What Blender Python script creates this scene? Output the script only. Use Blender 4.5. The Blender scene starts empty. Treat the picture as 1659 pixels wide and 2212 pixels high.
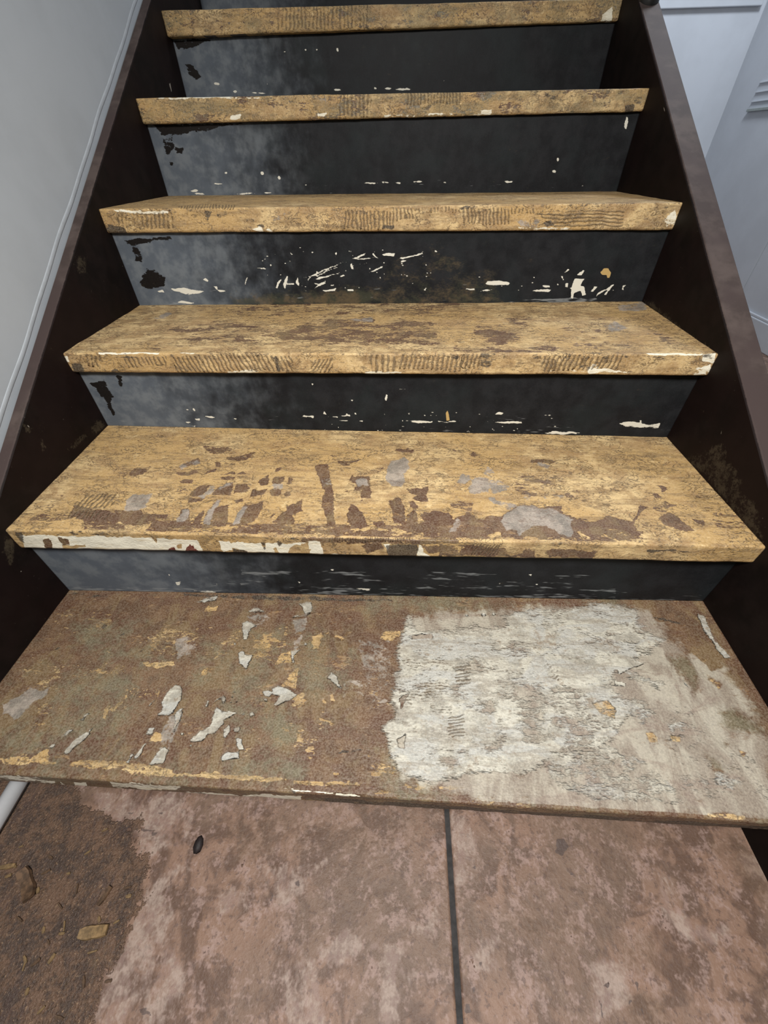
import bpy, math, random
import numpy as np
from mathutils import Matrix, Vector

random.seed(7)
rng = np.random.default_rng(11)
sc = bpy.context.scene
col = sc.collection

# ------------------------------------------------------------------ camera
IMG_W, IMG_H = 1659, 2212
F, PITCH, YAW, ROLL = 864.24, 0.7398, 0.0529, -0.0204
CAM = np.array([0.04008, -0.11952, 0.73428])


def to_world(X, Y, Z):
    """camera-frame direction (right, up, forward) -> world direction"""
    c, s = math.cos(ROLL), math.sin(ROLL)
    x = c * X - s * Y
    up = s * X + c * Y
    c, s = math.cos(PITCH), math.sin(PITCH)
    y = c * Z + s * up
    z = -s * Z + c * up
    c, s = math.cos(YAW), math.sin(YAW)
    return np.array([c * x - s * y, s * x + c * y, z])


RIGHT, UP, FWD = to_world(1, 0, 0), to_world(0, 1, 0), to_world(0, 0, 1)


def pix(P):
    """world points (n,3) -> photo pixels (n,2)"""
    d = np.asarray(P, float) - CAM
    z = d @ FWD
    z = np.where(z < 0.02, 0.02, z)
    return np.stack([IMG_W / 2 + F * (d @ RIGHT) / z, IMG_H / 2 - F * (d @ UP) / z], -1)


def hit(px, py, axis, value):
    d = RIGHT * (px - IMG_W / 2) / F - UP * (py - IMG_H / 2) / F + FWD
    return CAM + d * (value - CAM[axis]) / d[axis]


cam_data = bpy.data.cameras.new('camera')
cam_data.sensor_fit = 'HORIZONTAL'
cam_data.sensor_width = 36.0
cam_data.lens = F / IMG_W * 36.0
cam_data.clip_start = 0.01
cam = bpy.data.objects.new('camera', cam_data)
col.objects.link(cam)
cam.matrix_world = Matrix(((RIGHT[0], UP[0], -FWD[0], CAM[0]),
                           (RIGHT[1], UP[1], -FWD[1], CAM[1]),
                           (RIGHT[2], UP[2], -FWD[2], CAM[2]),
                           (0, 0, 0, 1)))
sc.camera = cam

# ------------------------------------------------------------------ light
world = bpy.data.worlds.new('room_light')
sc.world = world
world.use_nodes = True
bg = world.node_tree.nodes['Background']
bg.inputs[0].default_value = (0.80, 0.88, 1.0, 1)
bg.inputs[1].default_value = 0.07


def area(name, loc, target, size, power, color):
    d = bpy.data.lights.new(name, 'AREA')
    d.shape = 'DISK'
    d.size = size
    d.energy = power
    d.color = color
    o = bpy.data.objects.new(name, d)
    col.objects.link(o)
    o.location = loc
    o.rotation_euler = (Vector(target) - Vector(loc)).to_track_quat('-Z', 'Y').to_euler()
    return o


area('ceiling_lamp', (0.10, -0.32, 1.36), (0.08, 0.30, 0.3), 0.28, 23, (1.0, 0.97, 0.92))
area('right_wall_fill', (1.15, 1.75, 2.3), (1.45, 2.5, 0.5), 0.5, 27, (0.86, 0.92, 1.0))  # unseen fill light, added to brighten the right wall

vs = sc.view_settings
vs.view_transform = 'Standard'
vs.look = 'None'
vs.gamma = 1.0
vs.use_curve_mapping = False
vs.exposure = 0.0


# ------------------------------------------------------------------ helpers
def srgb(r, g, b):
    def f(c):
        c /= 255.0
        return c / 12.92 if c <= 0.04045 else ((c + 0.055) / 1.055) ** 2.4
    return (f(r), f(g), f(b), 1.0)


def setp(o, label=None, category=None, group=None, kind=None):
    if label: o['label'] = label
    if category: o['category'] = category
    if group: o['group'] = group
    if kind: o['kind'] = kind
    return o


def mesh_obj(name, verts, faces, mat, parent=None, smooth=False):
    me = bpy.data.meshes.new(name)
    me.from_pydata([tuple(map(float, v)) for v in verts], [], faces)
    me.update()
    if smooth:
        me.polygons.foreach_set('use_smooth', [True] * len(me.polygons))
    if mat: me.materials.append(mat)
    o = bpy.data.objects.new(name, me)
    col.objects.link(o)
    if parent: o.parent = parent
    return o


def box(name, lo, hi, mat, parent=None, bevel=0.0):
    x0, y0, z0 = lo
    x1, y1, z1 = hi
    v = [(x0, y0, z0), (x1, y0, z0), (x1, y1, z0), (x0, y1, z0), (x0, y0, z1), (x1, y0, z1), (x1, y1, z1), (x0, y1, z1)]
    f = [(0, 3, 2, 1), (4, 5, 6, 7), (0, 1, 5, 4), (1, 2, 6, 5), (2, 3, 7, 6), (3, 0, 4, 7)]
    o = mesh_obj(name, v, f, mat, parent)
    if bevel:
        m = o.modifiers.new('bevel', 'BEVEL')
        m.width = bevel
        m.segments = 2
    return o


def hash2(ix, iy, seed):
    h = (ix.astype(np.int64) * 374761393 + iy.astype(np.int64) * 668265263 + seed * 2147483647) & 0xffffffff
    h = ((h ^ (h >> 13)) * 1274126177) & 0xffffffff
    h = (h ^ (h >> 16)) & 0xffffffff
    return h / 4294967295.0


def vnoise(x, y, seed=0):
    xi, yi = np.floor(x), np.floor(y)
    fx, fy = x - xi, y - yi
    fx = fx * fx * (3 - 2 * fx)
    fy = fy * fy * (3 - 2 * fy)
    a = hash2(xi, yi, seed); b = hash2(xi + 1, yi, seed)
    c = hash2(xi, yi + 1, seed); d = hash2(xi + 1, yi + 1, seed)
    return (a * (1 - fx) + b * fx) * (1 - fy) + (c * (1 - fx) + d * fx) * fy


def fbm(x, y, seed=0, octaves=3):
    t = np.zeros_like(x); amp = 0.5; tot = 0
    for k in range(octaves):
        t += amp * vnoise(x * 2 ** k, y * 2 ** k, seed + k * 17)
        tot += amp
        amp *= 0.5
    return t / tot


def sd_poly(q, poly):
    """signed distance (inside > 0) of points q (n,2) to polygon, in pixels"""
    n = len(poly)
    d2 = np.full(len(q), 1e12)
    inside = np.zeros(len(q), bool)
    for i in range(n):
        a = np.array(poly[i], float); b = np.array(poly[(i + 1) % n], float)
        e = b - a
        w = q - a
        t = np.clip((w @ e) / max(e @ e, 1e-9), 0, 1)
        r = w - t[:, None] * e
        d2 = np.minimum(d2, (r * r).sum(1))
        if a[1] != b[1]:
            cond = ((a[1] <= q[:, 1]) & (b[1] > q[:, 1])) | ((b[1] <= q[:, 1]) & (a[1] > q[:, 1]))
            xi = a[0] + (q[:, 1] - a[1]) / (b[1] - a[1]) * e[0]
            inside ^= cond & (q[:, 0] < xi)
    d = np.sqrt(d2)
    return np.where(inside, d, -d)


class Paint:
    """Wear on one surface: fields of signed distance to hand-drawn paint edges,
    kept on the surface's own vertices; the node materials turn them into coats."""
    LIM = 10.0

    def __init__(self, P, names, warp=1.6, seed=0):
        self.P = P
        self.q = pix(P)
        qx, qy = self.q[:, 0], self.q[:, 1]
        self.qw = self.q.copy()
        for s, k in ((8.0, 2.4), (26.0, 5.0)):
            self.qw += warp * k * (np.stack([fbm(qx / s, qy / s, seed + 5 + int(s)), fbm(qx / s, qy / s, seed + 91 + int(s))], 1) - 0.5)
        self.f = {k: np.full(len(P), -self.LIM) for k in names}

    def fill(self, name, v, where=None):
        if where is None: self.f[name][:] = v
        else: self.f[name][where] = v

    def _near(self, poly, m):
        p = np.array(poly, float)
        lo, hi = p.min(0) - m, p.max(0) + m
        return np.nonzero((self.qw[:, 0] > lo[0]) & (self.qw[:, 0] < hi[0]) & (self.qw[:, 1] > lo[1]) & (self.qw[:, 1] < hi[1]))[0]

    def add(self, name, poly, level=10.0, allow=None, slope=1.6):
        i = self._near(poly, 12 / min(slope, 1.0))
        if allow is not None: i = i[allow[i]]
        if len(i) == 0: return
        d = np.clip(slope * sd_poly(self.qw[i], poly), -self.LIM, level)
        self.f[name][i] = np.maximum(self.f[name][i], d)

    def cut(self, name, poly, level=-10.0, allow=None):
        i = self._near(poly, 12)
        if allow is not None: i = i[allow[i]]
        if len(i) == 0: return
        d = np.clip(-1.8 * sd_poly(self.qw[i], poly), level, self.LIM)
        self.f[name][i] = np.minimum(self.f[name][i], d)

    def soft(self, name, poly, level, feather=14.0, allow=None):
        """blend the field towards level inside poly, feathered"""
        i = self._near(poly, feather)
        if allow is not None: i = i[allow[i]]
        if len(i) == 0: return
        w = np.clip(sd_poly(self.qw[i], poly) / feather * 0.5 + 0.5, 0, 1)
        w = w * w * (3 - 2 * w)
        self.f[name][i] = self.f[name][i] * (1 - w) + level * w

    def stroke(self, name, a, b, wa, wb=None, level=10.0, allow=None):
        wb = wa if wb is None else wb
        a = np.array(a, float); b = np.array(b, float)
        t = (b - a) / max(np.linalg.norm(b - a), 1e-6)
        nrm = np.array([-t[1], t[0]])
        self.add(name, [tuple(a + nrm * wa / 2), tuple(b + nrm * wb / 2), tuple(b - nrm * wb / 2), tuple(a - nrm * wa / 2)], level, allow)

    def dot(self, name, x, y, rx, ry=None, level=10.0, allow=None):
        ry = rx if ry is None else ry
        self.add(name, [(x + rx * math.cos(k * math.pi / 3), y + ry * math.sin(k * math.pi / 3)) for k in range(6)], level, allow)

    def store(self, me):
        for k, v in self.f.items():
            at = me.attributes.new(k, 'FLOAT', 'POINT')
            at.data.foreach_set('value', v.astype(np.float32))


def zoom(x0, y0, w):
    """polygons noted on an enlarged detail of the photograph -> photo pixels"""
    k = w / 1659.0
    return lambda *pts: [(x0 + x * k, y0 + y * k) for x, y in pts]


def loop_prism(name, L, R, nu, mat, parent, wobble=None):
    """closed board: profile L at the left end swept straight to profile R at the right end"""
    L = np.asarray(L, float); R = np.asarray(R, float)
    nk = len(L)
    u = np.linspace(0, 1, nu)
    P = L[None] * (1 - u)[:, None, None] + R[None] * u[:, None, None]
    if wobble is not None: P = wobble(P, u)
    V = P.reshape(-1, 3)
    i = np.arange(nu - 1)[:, None] * nk
    k = np.arange(nk)[None]
    k2 = (k + 1) % nk
    quads = np.stack([i + k, i + k2, i + nk + k2, i + nk + k], -1).reshape(-1, 4)
    me = bpy.data.meshes.new(name)
    nq = len(quads)
    caps = [list(range(nk))[::-1], [(nu - 1) * nk + j for j in range(nk)]]
    me.vertices.add(len(V))
    me.vertices.foreach_set('co', V.astype(np.float32).ravel())
    loops = np.concatenate([quads.ravel(), np.array(caps[0]), np.array(caps[1])]).astype(np.int32)
    starts = np.concatenate([np.arange(nq) * 4, [nq * 4, nq * 4 + nk]]).astype(np.int32)
    me.loops.add(len(loops))
    me.loops.foreach_set('vertex_index', loops)
    me.polygons.add(nq + 2)
    me.polygons.foreach_set('loop_start', starts)
    me.update(calc_edges=True)
    me.validate()
    sm = np.ones(nq + 2, bool); sm[-2:] = False
    me.polygons.foreach_set('use_smooth', sm)
    if mat: me.materials.append(mat)
    o = bpy.data.objects.new(name, me)
    col.objects.link(o)
    o.parent = parent
    return o, V


# ------------------------------------------------------------------ node materials
class NT:
    def __init__(self, name):
        self.m = bpy.data.materials.new(name)
        self.m.use_nodes = True
        self.t = self.m.node_tree
        self.bsdf = self.t.nodes['Principled BSDF']
        self.tc = self.t.nodes.new('ShaderNodeTexCoord')
        self.cache = {}

    def n(self, typ, **kw):
        nd = self.t.nodes.new(typ)
        for k, v in kw.items(): setattr(nd, k, v)
        return nd

    def link(self, a, b): self.t.links.new(a, b)

    def put(self, sock, v):
        if isinstance(v, bpy.types.NodeSocket): self.link(v, sock)
        else: sock.default_value = v

    def math(self, op, a, b=0.0, c=None, clamp=False):
        nd = self.n('ShaderNodeMath', operation=op, use_clamp=clamp)
        self.put(nd.inputs[0], a)
        self.put(nd.inputs[1], b)
        if c is not None: self.put(nd.inputs[2], c)
        return nd.outputs[0]

    def coords(self, scale=(1, 1, 1), rot=(0, 0, 0)):
        key = (scale, rot)
        if key not in self.cache:
            mp = self.n('ShaderNodeMapping')
            mp.inputs['Scale'].default_value = scale
            mp.inputs['Rotation'].default_value = rot
            self.link(self.tc.outputs['Object'], mp.inputs['Vector'])
            self.cache[key] = mp.outputs[0]
        return self.cache[key]

    def noise(self, scale, detail=4, rough=0.6, stretch=(1, 1, 1), rot=(0, 0, 0), dist=0.0):
        nd = self.n('ShaderNodeTexNoise')
        nd.inputs['Scale'].default_value = scale
        nd.inputs['Detail'].default_value = detail
        nd.inputs['Roughness'].default_value = rough
        nd.inputs['Distortion'].default_value = dist
        self.link(self.coords(stretch, rot), nd.inputs['Vector'])
        return nd.outputs[0]

    def attr(self, name):
        nd = self.n('ShaderNodeAttribute', attribute_name=name)
        return nd.outputs['Fac']

    def step(self, v, lo, hi):
        nd = self.n('ShaderNodeMapRange', interpolation_type='SMOOTHSTEP')
        self.put(nd.inputs[0], v)
        self.put(nd.inputs[1], lo)
        self.put(nd.inputs[2], hi)
        return nd.outputs[0]

    def mix(self, fac, a, b, blend='MIX'):
        nd = self.n('ShaderNodeMix', data_type='RGBA', blend_type=blend)
        self.put(nd.inputs[0], fac)
        self.put(nd.inputs[6], a)
        self.put(nd.inputs[7], b)
        return nd.outputs[2]

    def coat(self, field, noise, amp, width=1.0):
        """0..1 coverage: field (px) + (noise-0.5)*amp crosses zero"""
        v = self.math('MULTIPLY_ADD', self.math('SUBTRACT', noise, 0.5), amp, field)
        return self.step(v, -width, width)

    def rag(self, stretch=(1, 1, 1), rot=(0, 0, 0), scales=(45, 150, 420)):
        """high-contrast ragged noise, about -1..1, with coarse, middle and fine teeth"""
        a = self.noise(scales[0], 2, 0.6, stretch, rot)
        b = self.noise(scales[1], 2, 0.65, stretch, rot)
        d = self.noise(scales[2], 1, 0.6, stretch, rot)
        v = self.math('MULTIPLY_ADD', a, 0.42, self.math('MULTIPLY_ADD', b, 0.36, self.math('MULTIPLY', d, 0.22)))
        return self.math('MULTIPLY_ADD', self.math('SUBTRACT', v, 0.5), 4.5, 0.5)

    def finish(self, color, rough=0.6, height=None, dist=0.001, strength=1.0, spec=0.4):
        b = self.bsdf
        self.put(b.inputs['Base Color'], color)
        self.put(b.inputs['Roughness'], rough)
        b.inputs['Specular IOR Level'].default_value = spec
        if height is not None:
            bp = self.n('ShaderNodeBump')
            bp.inputs['Strength'].default_value = strength
            bp.inputs['Distance'].default_value = dist
            self.link(height, bp.inputs['Height'])
            self.link(bp.outputs[0], b.inputs['Normal'])
        return self.m


def tread_material():
    t = NT('worn_tread_paint')
    big = t.noise(7, 1)
    mid = t.noise(38, 3, 0.65)
    streak = t.noise(95, 3, 0.7, (0.16, 1, 1))
    fine = t.noise(420, 1, 0.7)
    specks = t.noise(210, 2, 0.75, (0.5, 1, 1))
    fT, fG, fW, fD, fC, fR, fK, fO, fF = [t.attr(k) for k in ('tan_field', 'grey_field', 'white_field', 'dark_field', 'cream_field', 'red_field', 'comb_field', 'olive_field', 'film_field')]
    ph = t.attr('comb_phase')
    rag = t.rag((0.42, 1, 1))
    rag2 = t.rag((0.8, 1, 1), (0, 0, 0.5), (30, 110, 360))
    # old brown floor paint
    smear = t.noise(16, 4, 0.6, (1.5, 0.55, 1), (0, 0, -0.5), 1.2)
    smear2 = t.noise(24, 3, 0.6, (0.6, 1.3, 1), (0, 0, 0.3), 0.8)
    fib = t.noise(75, 2, 0.6, (0.6, 1, 1), (0, 0, 0.2), 1.6)
    fiber = t.math('MULTIPLY', t.step(t.math('ABSOLUTE', t.math('SUBTRACT', fib, 0.5)), 0.045, 0.01), t.step(t.noise(21, 1, 0.6, (0.7, 1, 1)), 0.40, 0.54))
    brown = t.mix(t.step(mid, 0.40, 0.62), srgb(90, 64, 45), srgb(112, 84, 60))
    brown = t.mix(t.math('MULTIPLY', t.step(smear, 0.48, 0.62), 0.75), brown, srgb(122, 100, 69))
    brown = t.mix(t.math('MULTIPLY', t.step(smear2, 0.50, 0.40), 0.6), brown, srgb(90, 58, 42))
    brown = t.mix(t.math('MULTIPLY', t.step(rag, 0.82, 1.15), 0.55), brown, srgb(170, 136, 94))
    brown = t.mix(t.math('MULTIPLY', t.step(rag2, 0.05, -0.45), 0.4), brown, srgb(66, 46, 34))
    olive = t.coat(fO, rag2, 9.0, 5.0)
    brown = t.mix(t.math('MULTIPLY', olive, 0.7), brown, srgb(112, 108, 86))
    # tan carpet adhesive
    tan = t.mix(t.step(mid, 0.38, 0.62), srgb(176, 144, 98), srgb(216, 186, 134))
    tan = t.mix(t.step(big, 0.40, 0.62), tan, srgb(192, 157, 102))
    tan = t.mix(t.math('MULTIPLY', t.step(streak, 0.48, 0.64), 0.62), tan, srgb(132, 106, 72))
    tan = t.mix(t.math('MULTIPLY', t.step(rag, 0.72, 1.1), 0.6), tan, srgb(112, 88, 58))
    tan = t.mix(t.math('MULTIPLY', t.step(rag2, 0.2, -0.3), 0.6), tan, srgb(236, 208, 156))
    tan = t.mix(t.math('MULTIPLY', t.step(specks, 0.60, 0.68), 0.6), tan, srgb(84, 66, 44))
    tan = t.mix(t.math('MULTIPLY', t.step(smear2, 0.52, 0.64), 0.55), tan, srgb(160, 126, 84))
    tan = t.mix(t.math('MULTIPLY', fiber, 0.75), tan, srgb(86, 66, 42))
    tan = t.mix(t.math('MULTIPLY', olive, 0.55), tan, srgb(120, 108, 78))
    cT = t.coat(fT, rag, 8.5, 0.8)
    c = t.mix(cT, brown, tan)
    # grey film / patching
    grey = t.mix(t.step(mid, 0.38, 0.62), srgb(128, 121, 113), srgb(166, 154, 143))
    grey = t.mix(t.math('MULTIPLY', t.step(rag, 0.55, 1.0), 0.6), grey, srgb(116, 97, 85))
    grey = t.mix(t.math('MULTIPLY', t.step(rag2, 0.3, -0.2), 0.5), grey, srgb(186, 176, 164))
    cG = t.coat(fG, rag2, 8.0, 2.0)
    c = t.mix(t.math('MULTIPLY', cG, 0.9), c, grey)
    # thin chalky film around the plaster
    film = t.mix(t.step(smear, 0.42, 0.6), srgb(148, 137, 124), srgb(180, 173, 158))
    film = t.mix(t.math('MULTIPLY', t.step(smear2, 0.52, 0.62), 0.5), film, srgb(138, 120, 110))
    film = t.mix(t.math('MULTIPLY', t.step(rag, 0.7, 1.1), 0.6), film, srgb(118, 98, 82))
    cF = t.coat(fF, t.math('MULTIPLY_ADD', t.math('SUBTRACT', smear, 0.5), 3.0, rag2), 6.0, 4.0)
    c = t.mix(t.math('MULTIPLY', cF, 0.85), c, film)
    # white plaster smears
    white = t.mix(t.step(mid, 0.36, 0.60), srgb(160, 156, 145), srgb(198, 194, 180))
    white = t.mix(t.step(smear2, 0.47, 0.58), white, srgb(182, 181, 174))
    white = t.mix(t.math('MULTIPLY', t.step(streak, 0.50, 0.62), 0.55), white, srgb(142, 133, 120))
    white = t.mix(t.math('MULTIPLY', t.step(rag, 0.55, 1.1), 0.5), white, srgb(146, 137, 124))
    white = t.mix(t.math('MULTIPLY', t.step(rag2, 0.72, 1.1), 0.6), white, srgb(138, 120, 100))
    white = t.mix(t.math('MULTIPLY', t.step(specks, 0.58, 0.68), 0.4), white, srgb(118, 102, 86))
    cW = t.coat(fW, rag, 6.0, 1.9)
    c = t.mix(cW, c, white)
    # cream gloss paint and red oxide on the nosing
    cR = t.coat(fR, rag, 5.0, 0.7)
    c = t.mix(cR, c, srgb(108, 44, 34))
    cream = t.mix(t.step(streak, 0.5, 0.7), srgb(244, 238, 218), srgb(222, 208, 178))
    cC = t.coat(fC, rag, 4.5, 0.7)
    c = t.mix(cC, c, cream)
    # comb marks of the notched trowel
    comb = t.step(t.math('SINE', ph), -0.2, 0.8)
    cK = t.math('MULTIPLY', t.coat(fK, rag2, 7.0, 2.0), comb)
    c = t.mix(t.math('MULTIPLY', cK, 0.68), c, srgb(84, 66, 44))
    # dirt and other dark areas
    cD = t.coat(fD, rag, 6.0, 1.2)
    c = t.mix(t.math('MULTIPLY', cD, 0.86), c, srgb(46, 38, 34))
    c = t.mix(0.10, c, t.mix(t.step(fine, 0.3, 0.7), srgb(50, 38, 30), srgb(244, 232, 208)))
    h = t.math('MULTIPLY', t.coat(fT, rag, 8.5, 5.0), 0.3)
    h = t.math('ADD', h, t.math('MULTIPLY', t.coat(fW, rag, 7.0, 6.0), 0.45))
    h = t.math('SUBTRACT', h, t.math('MULTIPLY', cK, 0.6))
    h = t.math('ADD', h, t.math('MULTIPLY', rag, 0.22))
    h = t.math('ADD', h, t.math('MULTIPLY', t.math('ADD', t.math('MULTIPLY', mid, 2.2), smear), t.math('ADD', cW, 0.4)))
    h = t.math('ADD', h, t.math('MULTIPLY', fine, 0.25))
    rough = t.math('MULTIPLY_ADD', cT, 0.16, 0.50)
    return t.finish(c, rough, h, 0.0016, 0.9, 0.35)


def riser_material():
    t = NT('scuffed_black_riser_paint')
    big = t.noise(9, 3)
    mid = t.noise(34, 4, 0.6)
    brush = t.noise(70, 3, 0.7, (0.5, 1, 0.2))
    fine = t.noise(480, 1, 0.7)
    fG, fK, fW, fS, fO, fB = [t.attr(k) for k in ('left_grey_field', 'blot_field', 'fleck_field', 'scratch_field', 'dust_field', 'spot_field')]
    black = t.mix(t.step(mid, 0.35, 0.7), srgb(23, 24, 27), srgb(35, 36, 39))
    black = t.mix(t.math('MULTIPLY', t.step(big, 0.45, 0.7), 0.5), black, srgb(36, 43, 45))
    rag = t.rag((0.5, 1, 1))
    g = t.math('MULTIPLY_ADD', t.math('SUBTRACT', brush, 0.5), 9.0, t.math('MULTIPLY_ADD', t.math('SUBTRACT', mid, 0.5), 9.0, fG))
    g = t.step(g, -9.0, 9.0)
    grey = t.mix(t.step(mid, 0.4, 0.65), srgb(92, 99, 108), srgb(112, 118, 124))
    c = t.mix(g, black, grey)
    c = t.mix(t.coat(fK, rag, 9.0, 1.2), c, srgb(24, 20, 18))
    o = t.coat(fO, rag, 9.0, 6.0)
    c = t.mix(t.math('MULTIPLY', o, 0.6), c, t.mix(t.step(mid, 0.4, 0.6), srgb(72, 72, 56), srgb(108, 92, 66)))
    s = t.coat(fS, t.rag((0.14, 1, 1), (0, 0, 0), (60, 190, 420)), 8.5, 1.4)
    c = t.mix(t.math('MULTIPLY', s, 0.6), c, srgb(150, 153, 154))
    w = t.coat(fW, rag, 2.6, 0.6)
    c = t.mix(w, c, srgb(226, 222, 208))
    c = t.mix(t.coat(fB, fine, 1.5, 0.6), c, srgb(190, 160, 104))
    c = t.mix(0.03, c, t.mix(fine, srgb(10, 10, 10), srgb(150, 150, 150)))
    h = t.math('ADD', t.math('MULTIPLY', w, 0.5), t.math('MULTIPLY', brush, 0.6))
    h = t.math('ADD', h, t.math('MULTIPLY', mid, 0.7))
    return t.finish(c, t.math('MULTIPLY_ADD', mid, 0.2, 0.42), h, 0.0008, 0.5, 0.12)


def stringer_material():
    t = NT('dark_brown_stringer_paint')
    mid = t.noise(30, 4, 0.6)
    big = t.noise(6, 3)
    fine = t.noise(400, 3, 0.7)
    spk = t.noise(170, 3, 0.65)
    fW, fO, fU = t.attr('fleck_field'), t.attr('dust_field'), t.attr('top_edge_field')
    rag = t.rag()
    c = t.mix(t.step(mid, 0.35, 0.65), srgb(19, 14, 12), srgb(28, 21, 19))
    c = t.mix(t.math('MULTIPLY', t.step(big, 0.42, 0.6), 0.6), c, srgb(27, 16, 15))
    edge_tone = t.mix(t.step(mid, 0.35, 0.65), srgb(70, 60, 57), srgb(88, 77, 73))
    edge_tone = t.mix(t.step(big, 0.45, 0.6), edge_tone, srgb(72, 61, 59))
    c = t.mix(t.coat(fU, rag, 3.0, 4.0), c, edge_tone)
    c = t.mix(t.math('MULTIPLY', t.coat(fO, rag, 11.0, 4.0), 0.28), c, srgb(104, 94, 76))
    c = t.mix(t.coat(fW, fine, 2.5, 0.8), c, srgb(150, 142, 132))
    c = t.mix(t.math('MULTIPLY', t.step(spk, 0.70, 0.76), 0.25), c, srgb(120, 112, 104))
    h = t.math('ADD', t.math('MULTIPLY', mid, 0.8), t.math('MULTIPLY', fine, 0.15))
    return t.finish(c, 0.6, h, 0.0006, 0.4, 0.12)


def tile_material():
    t = NT('slate_look_floor_tile')
    big = t.noise(5, 2, 0.6)
    mid = t.noise(22, 3, 0.65, dist=0.6)
    fine = t.noise(150, 3, 0.7)
    grit = t.noise(300, 2, 0.75)
    fD, fL, fK, fS = t.attr('dirt_field'), t.attr('light_field'), t.attr('mark_field'), t.attr('stain_field')
    rag = t.rag((1, 1, 1), (0, 0, 0), (28, 90, 280))
    rag2 = t.rag((1, 0.55, 1), (0, 0, 0.6), (20, 70, 230))
    c = t.mix(t.step(mid, 0.42, 0.57), srgb(92, 66, 50), srgb(140, 109, 90))
    c = t.mix(t.math('MULTIPLY', t.step(big, 0.46, 0.60), 0.7), c, srgb(112, 90, 74))
    c = t.mix(t.math('MULTIPLY', t.step(rag, 0.45, 1.0), 0.7), c, srgb(168, 141, 132))
    c = t.mix(t.math('MULTIPLY', t.step(rag2, 0.3, -0.2), 0.6), c, srgb(86, 60, 46))
    c = t.mix(t.math('MULTIPLY', t.step(fine, 0.54, 0.66), 0.7), c, srgb(76, 52, 42))
    l = t.coat(fL, rag2, 10.0, 3.5)
    c = t.mix(t.math('MULTIPLY', l, 0.6), c, t.mix(t.step(rag, 0.2, 0.8), srgb(150, 125, 117), srgb(176, 158, 145)))
    c = t.mix(t.math('MULTIPLY', t.coat(fS, rag2, 9.0, 6.0), 0.65), c, t.mix(t.step(rag, 0.2, 0.8), srgb(88, 64, 44), srgb(122, 96, 74)))
    dirt = t.mix(t.step(rag, 0.1, 0.9), srgb(44, 29, 19), srgb(98, 70, 46))
    dirt = t.mix(t.math('MULTIPLY', t.step(rag2, 0.6, 1.0), 0.7), dirt, srgb(46, 28, 26))
    dirt = t.mix(t.math('MULTIPLY', t.step(rag2, 0.2, -0.3), 0.4), dirt, srgb(112, 88, 54))
    dirt = t.mix(t.math('MULTIPLY', t.step(grit, 0.62, 0.70), 0.7), dirt, srgb(158, 126, 90))
    d = t.coat(fD, rag, 13.0, 1.5)
    c = t.mix(t.math('MULTIPLY', d, 0.92), c, dirt)
    c = t.mix(t.math('MULTIPLY', t.coat(fK, rag, 4.0, 1.5), 0.8), c, srgb(62, 48, 46))
    c = t.mix(0.12, c, t.mix(grit, srgb(60, 44, 36), srgb(230, 210, 200)))
    h = t.math('ADD', t.math('MULTIPLY', mid, 1.4), t.math('MULTIPLY', fine, 0.8))
    h = t.math('ADD', h, t.math('MULTIPLY', t.math('MULTIPLY', d, grit), 2.0))
    return t.finish(c, 0.55, h, 0.0014, 0.9, 0.35)


def plain(name, rgb, rough=0.6, var=0.10, scale=30, bump=0.0, spec=0.4, rgb2=None):
    t = NT(name)
    n = t.noise(scale, 4)
    f = t.noise(scale * 12, 3, 0.7)
    lo = tuple(max(0, x * (1 - var)) for x in rgb) if rgb2 is None else rgb2
    c = t.mix(t.step(n, 0.35, 0.65), srgb(*lo), srgb(*rgb))
    h = None
    if bump: h = t.math('ADD', n, t.math('MULTIPLY', f, 0.3))
    return t.finish(c, rough, h, bump or 0.001, 0.6, spec)


M_TREAD, M_RISER, M_STR, M_TILE = tread_material(), riser_material(), stringer_material(), tile_material()
M_WALL = plain('pale_grey_wall_paint', (172, 178, 184), 0.7, 0.03, 8, 0.0006)
M_WALL2 = plain('cool_white_wall_paint', (194, 199, 206), 0.55, 0.03, 6, 0.0004)
M_TRIM = plain('white_trim_paint', (226, 228, 232), 0.4, 0.04, 20, 0.0003)
M_CAULK = plain('white_caulk', (178, 184, 190), 0.6, 0.05, 40, 0.0008)
M_GROUT = plain('dark_grey_grout', (62, 60, 60), 0.8, 0.3, 60, 0.001)
M_POST = plain('black_post_paint', (34, 34, 33), 0.35, 0.2, 30, 0.0)
M_CHIP = plain('tan_wood', (154, 126, 88), 0.7, 0.3, 120, 0.0006)
M_CHIP2 = plain('dull_brown_wood', (116, 90, 68), 0.7, 0.35, 120, 0.0006)
M_PEB = plain('dark_grit', (44, 36, 36), 0.6, 0.3, 200, 0.0005)
M_VENT = plain('grey_green_slat_paint', (150, 158, 156), 0.5, 0.06, 40)
M_DRIP = plain('grey_dried_drip', (118, 116, 110), 0.5, 0.2, 120, 0.0008)

# ------------------------------------------------------------------ the stairs: measured board positions
HALF = 0.54                 # stringer face to stair centre
TH = 0.0384                 # tread thickness
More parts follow.
